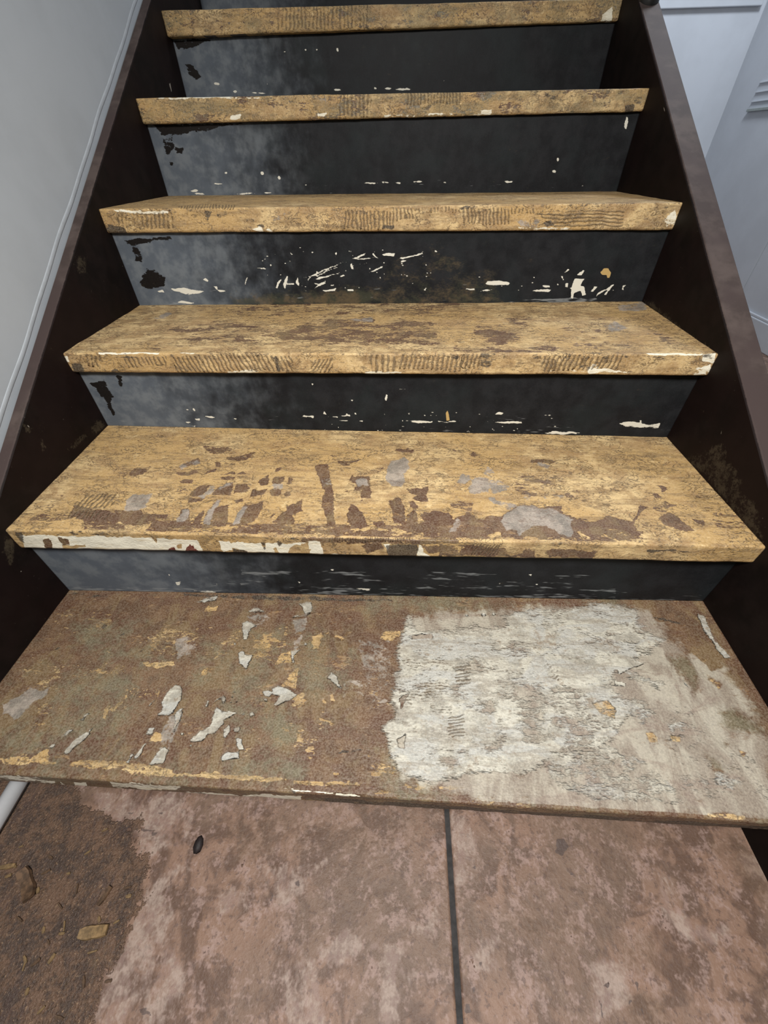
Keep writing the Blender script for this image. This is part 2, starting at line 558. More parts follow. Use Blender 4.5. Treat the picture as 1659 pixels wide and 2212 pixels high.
# nose (yL,zL,yR,zR), back at riser (yL,zL,yR,zR), thickness left / right
TREADS = {
    1: dict(n=(0.011, 0.163, -0.008, 0.163), b=(0.286, 0.165, 0.287, 0.176), th=(0.036, 0.036)),
    2: dict(n=(0.275, 0.326, 0.270, 0.323), b=(0.559, 0.335, 0.551, 0.323), th=(0.041, 0.033)),
    3: dict(n=(0.547, 0.482, 0.536, 0.484), b=(0.818, 0.484, 0.816, 0.487), th=(0.035, 0.036)),
    4: dict(n=(0.807, 0.655, 0.807, 0.652), b=(1.108, 0.653, 1.108, 0.648), th=(0.038, 0.041)),
    5: dict(n=(1.092, 0.819, 1.096, 0.815), b=(1.380, 0.819, 1.405, 0.815), th=(0.040, 0.034)),
    6: dict(n=(1.354, 0.980, 1.392, 0.981), b=(1.655, 0.980, 1.670, 0.981), th=(0.041, 0.034)),
    7: dict(n=(1.640, 1.143, 1.655, 1.143), b=(1.93, 1.143, 1.94, 1.143), th=(0.038, 0.038)),
}
RT = 0.018                  # riser thickness

stairs = bpy.data.objects.new('staircase', None)
col.objects.link(stairs)
stairs.location = (0, 0, 0)
setp(stairs, 'old wooden staircase with glue-smeared tan and brown treads, black risers and dark stringers', 'staircase')


def tread_profile(y0, z0, yb, zb, th, x, ntop, nfront):
    r = 0.0028
    pts = []
    back = yb + RT
    for k in range(ntop):
        s = k / (ntop - 1)
        y = back + (y0 + r - back) * s
        pts.append((x, y, zb + (z0 - zb) * s))
    for a in (22, 45, 67):
        a = math.radians(a)
        pts.append((x, y0 + r - r * math.sin(a), z0 - r + r * math.cos(a)))
    zt, zbm = z0 - r, z0 - th + 0.004
    for k in range(nfront):
        s = k / (nfront - 1)
        pts.append((x, y0, zt + (zbm - zt) * s))
    pts.append((x, y0 + 0.0012, z0 - th + 0.0012))
    pts.append((x, y0 + 0.004, z0 - th))
    pts.append((x, yb + RT * 0.6, zb - th))
    pts.append((x, back, zb - th))
    return pts[::-1]


TREAD_OBJ = {}
FIELDS_T = ('tan_field', 'grey_field', 'white_field', 'dark_field', 'cream_field', 'red_field', 'comb_field', 'olive_field', 'film_field', 'comb_phase')


def make_tread(i):
    T = TREADS[i]
    nu = {1: 760, 2: 800, 3: 760, 4: 640}.get(i, 420)
    ntop = {1: 190, 2: 140, 3: 80, 4: 26}.get(i, 10)
    nf = {1: 16, 2: 20, 3: 24, 4: 24}.get(i, 20)
    yL, zL, yR, zR = T['n']; bL, bzL, bR, bzR = T['b']
    L = tread_profile(yL, zL, bL, bzL, T['th'][0], -HALF, ntop, nf)
    R = tread_profile(yR, zR, bR, bzR, T['th'][1], HALF, ntop, nf)

    def wob(P, u):
        # gentle wear of the front edge
        x = P[:, :, 0]
        w = (fbm(x * 9 + i * 3.1, P[:, :, 2] * 20, i) - 0.5) * 0.0035 + (fbm(x * 55, P[:, :, 2] * 60 + i, i + 3) - 0.5) * 0.0016
        front = P[:, :, 1] < (min(yL, yR) + 0.012)
        P[:, :, 1] += np.where(front, w, 0)
        tops = (P[:, :, 2] > np.minimum(zL, zR) - 0.004)
        lump = (fbm(x * 14, P[:, :, 1] * 22, 40 + i) - 0.5) * 0.0016
        P[:, :, 2] += np.where(tops, lump, (fbm(x * 30, P[:, :, 1] * 9 + i, 60 + i) - 0.5) * 0.0012)
        return P
    o, V = loop_prism('tread', L, R, nu, M_TREAD, stairs, wob)
    p = Paint(V, FIELDS_T, 1.5, i)
    p.f['comb_phase'][:] = 0
    u = (V[:, 0] + HALF) / (2 * HALF)
    nose_y = yL + (yR - yL) * u
    nose_z = zL + (zR - zL) * u
    th = T['th'][0] + (T['th'][1] - T['th'][0]) * u
    p.front = V[:, 1] < nose_y + 0.0045
    p.top = ~p.front & (V[:, 2] > nose_z - 0.02)
    p.depth = V[:, 1] - nose_y           # metres behind the nose
    p.below = nose_z - V[:, 2]           # metres below the top edge
    p.under = V[:, 2] < nose_z - th + 0.003
    p.u = u
    TREAD_OBJ[i] = o
    return o, p


def comb(p, poly, ax, ay, level=10.0, allow=None):
    """region of notched-trowel lines; ax, ay in lines per photo pixel"""
    before = p.f['comb_field'].copy()
    p.add('comb_field', poly, level, allow)
    ch = p.f['comb_field'] > before
    p.f['comb_phase'][ch] = 2 * math.pi * (p.qw[ch, 0] * ax + p.qw[ch, 1] * ay)


def finish_tread(o, p):
    p.store(o.data)


# ---------------- tread 2: tan adhesive with trowel "lettering", cream nosing
def paint_tread_2():
    o, p = make_tread(2)
    A, B, C, D, E = zoom(0, 900, 420), zoom(350, 940, 340), zoom(650, 940, 340), zoom(950, 940, 340), zoom(1250, 930, 409)
    top, fr = p.top, p.front
    p.fill('tan_field', 8.0)
    t = 'tan_field'
    for s in [
        B((160, 360), (240, 300), (380, 240), (415, 280), (390, 310), (300, 330), (200, 355)),
        B((120, 410), (180, 380), (280, 400), (370, 370), (380, 385), (320, 420), (220, 430)),
        B((190, 480), (260, 460), (325, 465), (310, 490), (220, 495)),
        B((140, 600), (200, 575), (250, 560), (245, 580), (180, 605)),
        B((300, 630), (310, 600), (380, 540), (510, 530), (470, 570), (440, 630), (380, 640)),
        B((265, 715), (300, 665), (380, 670), (450, 660), (415, 695), (330, 705)),
        B((560, 280), (610, 275), (625, 320), (590, 345), (555, 335)),
        B((460, 410), (490, 375), (560, 350), (590, 370), (540, 395)),
        B((610, 420), (700, 395), (770, 380), (770, 405), (690, 420)),
        B((620, 455), (690, 440), (770, 440), (765, 465), (690, 470)),
        B((805, 400), (850, 370), (890, 410), (850, 405)),
        B((790, 450), (830, 432), (870, 445), (860, 462)),
        B((525, 640), (570, 570), (620, 530), (750, 500), (755, 540), (735, 630), (620, 640)),
        B((760, 620), (780, 510), (900, 510), (930, 560), (900, 600), (800, 615)),
        B((750, 705), (770, 680), (850, 665), (850, 690), (790, 715)),
        B((940, 600), (950, 570), (1050, 590), (1110, 570), (1090, 620), (1060, 640), (990, 630), (945, 625)),
        B((1020, 500), (1050, 470), (1130, 420), (1130, 490), (1110, 530), (1050, 540)),
        B((1185, 390), (1210, 340), (1270, 340), (1230, 370)),
        B((1175, 430), (1300, 430), (1290, 500), (1220, 520), (1165, 510)),
        B((1325, 480), (1340, 430), (1380, 440), (1385, 490), (1350, 520), (1320, 510)),
        B((1145, 590), (1180, 555), (1255, 570), (1245, 630), (1160, 645)),
        B((1270, 630), (1290, 580), (1345, 590), (1350, 625), (1290, 650)),
        B((420, 945), (450, 850), (560, 680), (600, 670), (560, 745), (700, 740), (690, 850), (675, 945)),
        B((150, 920), (200, 770), (295, 770), (290, 830), (305, 880), (270, 930), (200, 935)),
        B((330, 910), (360, 860), (455, 780), (425, 860), (400, 940), (340, 950)),
        B((740, 940), (850, 750), (880, 730), (980, 720), (1075, 690), (1050, 780), (1020, 860), (940, 930), (830, 950)),
        B((1120, 870), (1200, 810), (1195, 830), (1150, 870)),
        B((1160, 920), (1230, 850), (1310, 790), (1310, 740), (1420, 710), (1490, 655), (1485, 810), (1370, 840), (1400, 900), (1380, 940), (1280, 950)),
        B((0, 830), (70, 820), (40, 890), (80, 945), (0, 1000)),
        C((165, 330), (280, 300), (300, 330), (320, 480), (335, 640), (345, 760), (355, 970), (280, 960), (260, 870), (225, 780), (215, 660), (245, 600), (215, 520), (190, 480)),
        C((510, 470), (540, 425), (600, 430), (720, 440), (730, 560), (735, 660), (650, 670), (625, 620), (640, 600), (550, 590), (560, 545), (600, 540), (580, 510)),
        C((455, 595), (470, 572), (520, 580), (500, 604)),
        C((615, 705), (660, 680), (640, 712)),
        C((490, 820), (520, 740), (560, 730), (640, 800), (700, 930), (730, 970), (600, 980), (500, 930)),
        C((765, 960), (770, 915), (850, 915), (930, 945), (930, 970)),
        C((1100, 575), (1340, 545), (1325, 620), (1335, 700), (1190, 690), (1150, 670), (1210, 635), (1150, 620)),
        C((940, 690), (1040, 650), (1070, 680), (1060, 720), (1090, 780), (1090, 850), (1100, 900), (1120, 960), (980, 930), (960, 830)),
        C((1110, 690), (1190, 700), (1230, 750), (1200, 790), (1140, 760)),
        C((1100, 960), (1110, 850), (1180, 800), (1230, 830), (1240, 920), (1300, 900), (1260, 850), (1300, 810), (1370, 840), (1400, 810), (1560, 810), (1600, 920), (1500, 980), (1330, 990), (1200, 990)),
        C((990, 170), (1020, 150), (1190, 140), (1195, 175), (1100, 182)),
        C((295, 237), (330, 210), (520, 213), (380, 234)),
        D((0, 820), (100, 815), (140, 890), (200, 870), (300, 820), (420, 880), (480, 880), (520, 850), (640, 860), (700, 830), (800, 740), (1000, 750), (1160, 740), (1300, 730), (1280, 790), (1300, 830), (1450, 880), (1600, 920), (1659, 910), (1659, 1085), (0, 1085)),
        D((960, 280), (970, 250), (1110, 250), (1240, 265), (1170, 300), (1090, 290)),
        D((300, 205), (350, 180), (410, 210), (380, 225)),
        D((110, 150), (200, 160), (150, 178)),
        E((0, 780), (130, 810), (260, 750), (400, 790), (470, 790), (540, 660), (600, 680), (520, 740), (480, 830), (510, 900), (480, 930), (430, 870), (330, 870), (240, 860), (200, 920), (330, 970), (100, 960), (0, 890)),
        E((690, 760), (800, 710), (880, 770), (960, 830), (1000, 880), (900, 870), (830, 850), (750, 820)),
        E((1000, 760), (1100, 790), (1100, 840), (1030, 820)),
        E((620, 552), (690, 558), (740, 602), (680, 592)),
        E((700, 478), (790, 503), (740, 542), (730, 505)),
    ]: p.cut(t, s, -9, top)
    for s, lv in [
        (A((640, 750), (800, 790), (1060, 790), (1080, 810), (1200, 800), (1220, 830), (1440, 825), (1410, 880), (1440, 940), (1240, 960), (1000, 900), (600, 870)), -4),
        (A((240, 880), (380, 820), (600, 850), (620, 880), (400, 890)), -2),
        (A((720, 960), (1000, 950), (1240, 960), (1659, 970), (1659, 1030), (760, 1010)), -2),
        (A((1100, 500), (1150, 450), (1300, 430), (1250, 470), (1120, 520)), -1.5),
        (A((1050, 430), (1150, 480), (1060, 600), (980, 560)), 1.0),
        (A((380, 700), (500, 660), (560, 700), (420, 790)), 0.5),
        (B((430, 110), (700, 120), (760, 150), (560, 195), (480, 170)), -2),
        (B((690, 240), (960, 190), (960, 250), (760, 275)), -0.5),
        (B((640, 340), (680, 290), (760, 300), (740, 340)), 0),
        (C((390, 280), (520, 270), (640, 260), (520, 300), (500, 340), (450, 320)), -1),
        (C((740, 370), (860, 340), (850, 380), (760, 395)), -1),
        (D((820, 470), (1020, 455), (1180, 480), (1160, 505), (900, 480)), -1),
        (D((880, 640), (1020, 600), (1020, 630)), -1), (D((1100, 640), (1250, 620), (1240, 640)), -1),
        (D((100, 720), (200, 700), (350, 710), (340, 740), (120, 750)), -1), (D((140, 770), (340, 760), (330, 800)), -1),
        (D((780, 440), (1200, 420), (1500, 560), (1420, 700), (1100, 640), (800, 660)), 2),
        (E((640, 680), (760, 630), (870, 660), (760, 690), (800, 720), (700, 710)), -1),
        (E((560, 700), (760, 760), (820, 850), (620, 860), (520, 790)), 1),
        (E((1020, 560), (1300, 640), (1560, 920), (1300, 950), (1100, 700)), 2.5),
        (E((0, 960), (560, 985), (560, 1060), (0, 1050)), -1.5),
    ]: p.cut(t, s, lv, top)
    # scuffed strip along the front edge
    i = top & (p.depth < 0.028) & (p.q[:, 0] > 180) & (p.q[:, 0] < 1390)
    p.f[t][i] = np.minimum(p.f[t][i], -2.5 + 3.5 * (fbm(p.q[i, 0] / 26, p.q[i, 1] / 5, 3) - 0.35) * 2)
    for s in [C((940, 1000), (1000, 960), (1180, 1040), (1060, 1050)), D((505, 1050), (640, 1020), (650, 1060), (520, 1070)), D((1440, 1030), (1480, 1010), (1580, 1090), (1500, 1070)),
              D((1250, 1070), (1290, 1060), (1370, 1100), (1330, 1115)), D((1090, 1085), (1190, 1080), (1190, 1100)), A((1080, 945), (1290, 910), (1230, 990), (1060, 980)),
              C((140, 1040), (190, 1025), (260, 1050), (200, 1062)), D((100, 815), (150, 820), (185, 880), (150, 880))]:
        p.add(t, s, 6, top)
    p.soft(t, A((900, 60), (1659, 80), (1659, 250), (1250, 280), (860, 170)), 4.5, 30, top)
    # grey patches
    g = 'grey_field'
    for s, lv in [
        (A((1065, 810), (1080, 720), (1120, 670), (1300, 670), (1230, 770), (1150, 810)), 9),
        (A((1500, 900), (1560, 790), (1620, 780), (1610, 850), (1560, 900)), 9),
        (B((420, 940), (450, 850), (570, 680), (610, 680), (540, 800), (510, 930)), 8),
        (B((745, 940), (850, 750), (905, 740), (850, 850), (820, 940)), 8),
        (B((180, 330), (290, 270), (410, 280), (380, 310), (220, 350)), 1), (B((440, 640), (510, 540), (560, 540), (520, 630)), 1),
        (B((600, 560), (620, 530), (740, 505), (740, 540)), 2), (B((320, 650), (440, 630), (440, 655)), 2),
        (B((1170, 520), (1290, 505), (1260, 560), (1170, 570)), 2),
        (C((890, 370), (940, 280), (1080, 230), (1130, 270), (1130, 340), (1090, 400), (1100, 500), (1060, 545), (960, 530), (890, 460)), 6),
        (C((590, 470), (700, 465), (700, 540), (600, 545)), 7), (C((210, 480), (310, 440), (320, 520), (240, 540)), 1),
        (D((640, 920), (720, 820), (830, 740), (1120, 760), (1160, 750), (1280, 830), (1440, 880), (1370, 930), (1410, 1020), (1380, 1070), (1240, 1020), (1160, 970), (1100, 960), (1030, 950), (880, 1020), (850, 1060), (820, 1000), (700, 1000)), 6),
        (D((290, 540), (340, 480), (420, 450), (520, 460), (530, 600), (420, 620), (320, 610)), 9),
        (D((180, 500), (230, 410), (310, 420), (320, 470), (220, 540)), 3), (D((520, 480), (620, 460), (740, 530), (700, 590), (560, 620)), 2),
        (D((510, 660), (560, 650), (600, 690), (800, 750), (740, 800), (680, 770), (560, 720)), 2), (D((460, 400), (500, 340), (580, 400), (560, 460)), 1),
        (D((80, 1020), (190, 880), (240, 890), (200, 1000)), 3), (D((1010, 320), (1040, 280), (1160, 310), (1130, 350)), 2),
        (D((860, 620), (1060, 600), (1300, 640), (1260, 700), (900, 680)), -3),
    ]: p.add(g, s, lv, top)
    o_ = 'olive_field'
    # nosing face
    for s in [A((365, 1048), (420, 1043), (440, 1090), (450, 1140), (390, 1140)), A((490, 1033), (570, 1040), (602, 1087), (540, 1097)),
              C((1270, 1170), (1620, 1170), (1659, 1220), (1400, 1240), (1330, 1230)), D((0, 1165), (350, 1165), (700, 1190), (1010, 1210), (1000, 1285), (0, 1270)),
              D((1130, 1210), (1300, 1200), (1659, 1230), (1600, 1310), (1150, 1290)), C((640, 1150), (860, 1110), (880, 1200), (700, 1240))]:
        p.cut(t, s, -8, fr)
    p.cut(t, C((0, 1085), (1659, 1100), (1659, 1150), (0, 1130)), -2, fr)
    for s in [D((145, 1172), (270, 1172), (205, 1228)), D((710, 1200), (900, 1190), (860, 1245), (740, 1270)), D((1400, 1190), (1500, 1195), (1450, 1230)), D((1000, 1285), (1010, 1190), (1120, 1185), (1130, 1290))]:
        p.add(t, s, 7, fr)
    cr = 'cream_field'
    for s in [A((165, 1008), (330, 1018), (700, 1022), (1000, 1022), (1300, 1038), (1440, 1046), (1659, 1048), (1659, 1172), (1200, 1165), (900, 1152), (500, 1150), (220, 1150), (200, 1080)),
              B((0, 1090), (370, 1095), (400, 1160), (440, 1240), (240, 1225), (100, 1180), (50, 1230), (0, 1240)),
              B((600, 1105), (760, 1135), (1000, 1135), (1300, 1135), (1659, 1135), (1659, 1280), (1250, 1280), (920, 1250), (880, 1220), (760, 1205), (650, 1240), (620, 1190)),
              C((80, 1130), (200, 1130), (220, 1180), (240, 1255), (700, 1280), (690, 1305), (30, 1295)), C((880, 1150), (940, 1150), (910, 1210)),
              C((1240, 1150), (1270, 1160), (1290, 1240), (1480, 1310), (1230, 1312)), D((0, 1308), (120, 1300), (160, 1330), (0, 1340)), D((540, 1300), (600, 1310), (600, 1335), (520, 1335))]:
        p.add(cr, s, 8, fr)
    p.add(cr, E((0, 1142), (300, 1158), (800, 1162), (1540, 1184), (1540, 1204), (0, 1180)), 1.2, fr)
    for s in [A((365, 1048), (420, 1043), (440, 1090), (450, 1140), (390, 1140)), A((490, 1033), (570, 1040), (602, 1087), (540, 1097)), A((530, 1098), (740, 1093), (745, 1118), (540, 1130)),
              A((1440, 1130), (1480, 1105), (1500, 1172), (1430, 1172)), A((1500, 1090), (1545, 1080), (1550, 1130), (1510, 1130)), A((1565, 1172), (1590, 1110), (1659, 1085), (1659, 1180)), A((1290, 1045), (1330, 1050), (1330, 1085)),
              B((50, 1232), (70, 1190), (110, 1180), (150, 1242)), B((130, 1180), (160, 1140), (205, 1160), (190, 1200)), B((230, 1235), (300, 1130), (330, 1190), (440, 1245)),
              B((370, 1100), (600, 1100), (630, 1240), (450, 1245)), B((1330, 1250), (1340, 1190), (1400, 1150), (1500, 1180), (1580, 1200), (1570, 1240), (1400, 1278)),
              B((1170, 1200), (1200, 1180), (1250, 1260), (1180, 1250)), B((740, 1195), (900, 1225), (900, 1252), (760, 1240)),
              B((1040, 1130), (1100, 1140), (1080, 1205)), B((1215, 1125), (1280, 1130), (1240, 1172)), B((690, 1110), (800, 1120), (720, 1145)),
              C((0, 1150), (80, 1140), (110, 1240), (0, 1270)), C((220, 1130), (450, 1130), (700, 1240), (650, 1265), (260, 1250))]:
        p.cut(cr, s, -8, fr)
    rd = 'red_field'
    for s in [A((1440, 1135), (1480, 1110), (1500, 1172), (1430, 1172)), A((1565, 1172), (1590, 1112), (1659, 1090), (1659, 1180)), A((1030, 1150), (1060, 1130), (1100, 1155)),
              B((50, 1232), (70, 1190), (110, 1180), (150, 1242)), B((230, 1235), (300, 1132), (330, 1190), (440, 1245)), B((880, 1220), (1000, 1250), (1200, 1265), (1200, 1280), (900, 1262))]:
        p.add(rd, s, 6, fr)
    dk = 'dark_field'
    for s in [C((900, 1170), (1000, 1150), (1220, 1150), (1242, 1220), (1210, 1312), (920, 1292), (905, 1220)), B((1040, 1130), (1100, 1140), (1080, 1205)), B((1215, 1125), (1280, 1130), (1240, 1172)),
              B((740, 1195), (900, 1228), (900, 1252), (760, 1240)), A((120, 985), (190, 985), (210, 1075), (170, 1060))]:
        p.add(dk, s, 7, fr)
    p.add(dk, E((605, 1046), (880, 1052), (1055, 1060), (1055, 1070), (600, 1062)), 5)
    comb(p, A((640, 740), (760, 660), (1000, 660), (980, 740), (900, 790), (650, 790)), 0.10, 0.09, 6, top)
    comb(p, D((350, 1150), (640, 1140), (620, 1250), (330, 1250)), 0.14, 0.09, 8, fr)
    comb(p, A((560, 820), (950, 800), (950, 870), (600, 880)), 0.10, 0.07, 2, top)
    comb(p, C((300, 1085), (1200, 1085), (1200, 1120), (300, 1120)), 0.18, 0.0, 3)
    edge_dirt(p, 0.6)
    finish_tread(o, p)


def edge_dirt(p, k, lim=-10):
    """broken dark line along the front arris, and a darkened underside"""
    d = p.below
    i = (p.depth < 0.010) & (np.abs(d - 0.004) < 0.004)
    n = fbm(p.q[i, 0] / 34, p.q[i, 0] * 0 + 3.3, 21 + int(k * 10))
    p.f['dark_field'][i] = np.maximum(p.f['dark_field'][i], -4.5 + 9 * k * (n - 0.25))
    p.f['dark_field'][p.under & ~p.front] = 8  # underside set to the dark tone
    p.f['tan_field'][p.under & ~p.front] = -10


def paint_tread_1():
    o, p = make_tread(1)
    A, B, C, D = zoom(0, 1270, 450), zoom(400, 1270, 450), zoom(800, 1270, 450), zoom(1209, 1270, 450)
    w, g, t, cr, ol = 'white_field', 'grey_field', 'tan_field', 'cream_field', 'olive_field'
    p.fill(t, -7.5)
    p.f[ol][:] = -6 + 14 * (fbm(p.q[:, 0] / 130, p.q[:, 1] / 70, 33) - 0.4)
    for s, lv in [
        (A((215, 1390), (330, 1300), (385, 1290), (380, 1380), (480, 1390), (400, 1402)), 6), (A((1140, 600), (1390, 583), (1392, 615), (1250, 640), (1150, 615)), 3),
        (A((1200, 1212), (1230, 1150), (1310, 1150), (1300, 1217)), 6), (A((830, 970), (880, 928), (850, 1052), (828, 1040)), 3),
        (A((880, 965), (1000, 862), (1000, 760), (1015, 770), (1015, 875), (900, 980)), 1.5),
        (A((560, 1392), (900, 1378), (1200, 1430), (1659, 1478), (1659, 1512), (900, 1442), (560, 1422)), 0), (A((0, 1338), (210, 1358), (220, 1392), (0, 1392)), 0),
        (B((155, 160), (180, 143), (257, 148), (240, 177), (160, 187)), 6), (B((1550, 392), (1600, 348), (1659, 343), (1659, 412), (1600, 422)), 7),
        (C((70, 400), (130, 345), (240, 340), (240, 380), (150, 420)), 7),
        (B((620, 440), (660, 370), (730, 360), (730, 420), (660, 460)), 0), (B((1020, 390), (1060, 380), (1100, 350), (1180, 343), (1140, 372), (1090, 372), (1060, 470), (1020, 482)), 3),
        (B((1180, 378), (1270, 400), (1240, 422), (1190, 402)), 4), (B((130, 670), (180, 640), (182, 692), (138, 697)), 5), (B((1150, 850), (1180, 843), (1197, 900), (1160, 908)), 5),
        (B((1090, 890), (1110, 880), (1125, 920), (1105, 925)), 4), (B((770, 780), (830, 690), (890, 640), (890, 800), (830, 790)), 2.5), (B((850, 870), (940, 850), (960, 900), (880, 930)), 0),
        (B((890, 1252), (900, 1130), (950, 1130), (940, 1262)), 0), (B((970, 1212), (1050, 1200), (1040, 1352), (980, 1352)), -0.5), (B((1090, 1000), (1160, 970), (1150, 1100), (1080, 1130)), -1),
        (B((780, 1070), (850, 1060), (850, 1120), (790, 1120)), -1.5), (B((480, 1290), (560, 1290), (560, 1330), (490, 1330)), -1),
        (B((0, 1472), (300, 1490), (800, 1510), (820, 1532), (700, 1542), (0, 1502)), 2), (B((865, 1528), (1090, 1538), (1090, 1568), (870, 1557)), 6), (B((1120, 1545), (1380, 1550), (1440, 1560), (1380, 1577), (1120, 1567)), 4),
        (B((1150, 1470), (1235, 1475), (1220, 1497), (1180, 1490)), 5), (B((1250, 1525), (1310, 1520), (1315, 1545)), 4), (B((215, 1465), (245, 1450), (275, 1470)), 5),
        (B((930, 1690), (1110, 1690), (1070, 1732), (930, 1722)), 4),
        (A((250, 520), (900, 500), (1000, 640), (640, 700), (450, 800), (200, 720)), -2.6), (A((1300, 330), (1659, 330), (1659, 520), (1100, 480)), -2.2), (B((0, 330), (430, 340), (300, 560), (100, 480)), -2.2),
        (A((400, 260), (900, 220), (1000, 300), (380, 330)), -3), (B((560, 330), (800, 300), (760, 480), (560, 660)), -2.4), (A((150, 1000), (400, 900), (420, 1000), (220, 1150)), -2.8),
        (C((20, 1400), (180, 1400), (190, 1470), (20, 1480)), 0), (C((0, 1250), (200, 1290), (200, 1350), (0, 1360)), -1.5), (C((0, 840), (190, 850), (190, 1000), (0, 1000)), -2.5),
        (C((540, 1580), (740, 1570), (760, 1640), (560, 1650)), 1), (C((370, 1565), (440, 1560), (440, 1600), (380, 1595)), 4),
        (C((0, 1560), (400, 1600), (900, 1660), (1659, 1660), (1659, 1750), (0, 1690)), -3),
    ]: p.add(t, s, lv, None, 0.45 if lv < 1 else 1.6)
    for k in range(13):                      # comb strokes of adhesive left on the brown paint
        x, y = 283 + k * 5.1, 1484 + k * 0.4
        p.stroke(t, (x, y), (x - 7, y + 21), 1.8, 0.8, 1.2)
    for k in range(8):
        x, y = 596 + k * 5.2, 1436 - k * 4.2
        p.stroke(t, (x, y), (x - 2 + k, y - 0.1), 1, 1)
        p.stroke(t, (x + 14, y - 24 + k * 3.0), (x - 2, y + 2 + k * 2.6), 2.0, 0.8, 2)
    # scrapes of white
    for s, lv in [
        (A((1370, 790), (1400, 765), (1450, 780), (1440, 850), (1440, 900), (1380, 990), (1330, 1022), (1258, 1012), (1290, 960), (1278, 910)), 7),
        (A((1390, 1010), (1420, 968), (1482, 938), (1440, 1040), (1380, 1142), (1402, 1000)), 4), (A((1195, 1402), (1260, 1290), (1310, 1258), (1352, 1290), (1300, 1402)), 5),
        (A((1165, 1170), (1190, 1108), (1242, 1108), (1210, 1172)), 4), (A((508, 1312), (580, 1230), (650, 1165), (735, 1115), (682, 1202), (600, 1262), (540, 1318)), 6),
        (A((478, 1192), (560, 1128), (584, 1128), (510, 1204)), 1.5), (A((648, 1052), (700, 996), (714, 1008), (672, 1054)), 1.5), (A((1060, 1352), (1130, 1280), (1167, 1243), (1112, 1332), (1080, 1364)), 5),
        (A((1008, 1392), (1048, 1318), (1064, 1328), (1020, 1394)), 4), (A((1518, 1212), (1600, 1136), (1659, 1148), (1640, 1192), (1580, 1218)), 4), (A((400, 1265), (440, 1245), (440, 1258), (410, 1275)), 2),
        (A((1180, 945), (1225, 880), (1232, 890), (1190, 945)), 2), (A((1630, 950), (1659, 900), (1659, 930), (1640, 955)), 3),
        (B((458, 280), (500, 268), (565, 308), (530, 340), (500, 412), (473, 412), (463, 330)), 6), (B((428, 520), (467, 496), (480, 540), (538, 533), (520, 600), (490, 664), (438, 600)), 7),
        (B((913, 128), (1000, 118), (1008, 190), (950, 204), (940, 160)), 4), (B((498, 192), (560, 153), (624, 190), (560, 194)), 1.5), (B((860, 225), (950, 205), (990, 190), (960, 230)), 1),
        (B((698, 800), (740, 776), (800, 800), (850, 820), (894, 850), (830, 884), (760, 924), (718, 928), (760, 860), (708, 842)), 5), (B((622, 830), (660, 818), (704, 830), (670, 864), (640, 862)), 3),
        (B((1128, 710), (1160, 673), (1202, 710), (1222, 760), (1244, 804), (1180, 762)), 7),
        (B((258, 958), (292, 990), (402, 983), (414, 1000), (300, 1052), (310, 1082), (240, 1152), (180, 1152), (120, 1214), (46, 1218), (100, 1168), (200, 1090)), 5),
        (B((398, 1198), (442, 1210), (464, 1292), (428, 1294)), 5), (B((288, 1342), (340, 1298), (424, 1313), (424, 1352), (300, 1374)), 7), (B((222, 912), (300, 853), (324, 880), (300, 914), (280, 880)), 1.5),
        (B((838, 510), (922, 498), (870, 532), (862, 594), (850, 560)), 4), (B((310, 1200), (310, 1130), (350, 1100), (365, 1140), (330, 1205)), 2), (B((385, 1130), (435, 1115), (430, 1145), (400, 1150)), 4),
        (B((500, 995), (530, 985), (540, 1005), (515, 1020)), 3), (A((1600, 110), (1659, 90), (1659, 105), (1620, 118)), 1), (B((100, 110), (180, 80), (250, 75), (240, 95), (140, 112)), 0.5),
    ]: p.add(w, s, lv)
    for x, y, r in [(507, 1392, 1.5), (511, 1447, 2), (520, 1441, 1.5), (505, 1493, 2), (500, 1503, 2.2), (509, 1515, 1.8), (498, 1516, 1.5), (525, 1543, 2), (527, 1541, 2), (574, 1513, 3), (493, 1548, 3), (528, 1399, 1.5),
                    (660, 1390, 1.6), (1045, 1326, 4.5), (393, 1587, 1.8), (412, 1610, 1.4), (1068, 1326, 3), (1010, 1330, 3), (1497, 1478, 2.5), (1340, 1475, 5)]:
        p.dot(w, x, y, r, r * 0.8, 6)
    # the big patch of levelling plaster on the right half
    fl = 'film_field'
    p.add(fl, D((-1210, 240), (-400, 160), (0, 150), (700, 190), (900, 400), (1300, 660), (1700, 1250), (1700, 1850), (0, 1760), (-300, 1740), (-700, 1690), (-1230, 1510), (-1300, 1250), (-1270, 800)), 7, p.top, 0.35)
    p.add(w, C((280, 220), (330, 240), (420, 330), (650, 352), (820, 330), (1000, 325), (1100, 210), (1300, 180), (1700, 180), (1700, 1000), (1500, 1300), (1300, 1440), (900, 1480), (750, 1490), (480, 1532), (330, 1500), (230, 1440), (160, 1340), (140, 1200), (98, 1110), (130, 1058), (212, 1060), (200, 960), (168, 900), (183, 800), (228, 640), (223, 480), (268, 330)), 3.2, None, 0.35)
    p.soft(w, C((300, 200), (420, 230), (1100, 240), (1100, 340), (640, 350), (380, 330)), -2.5, 8)
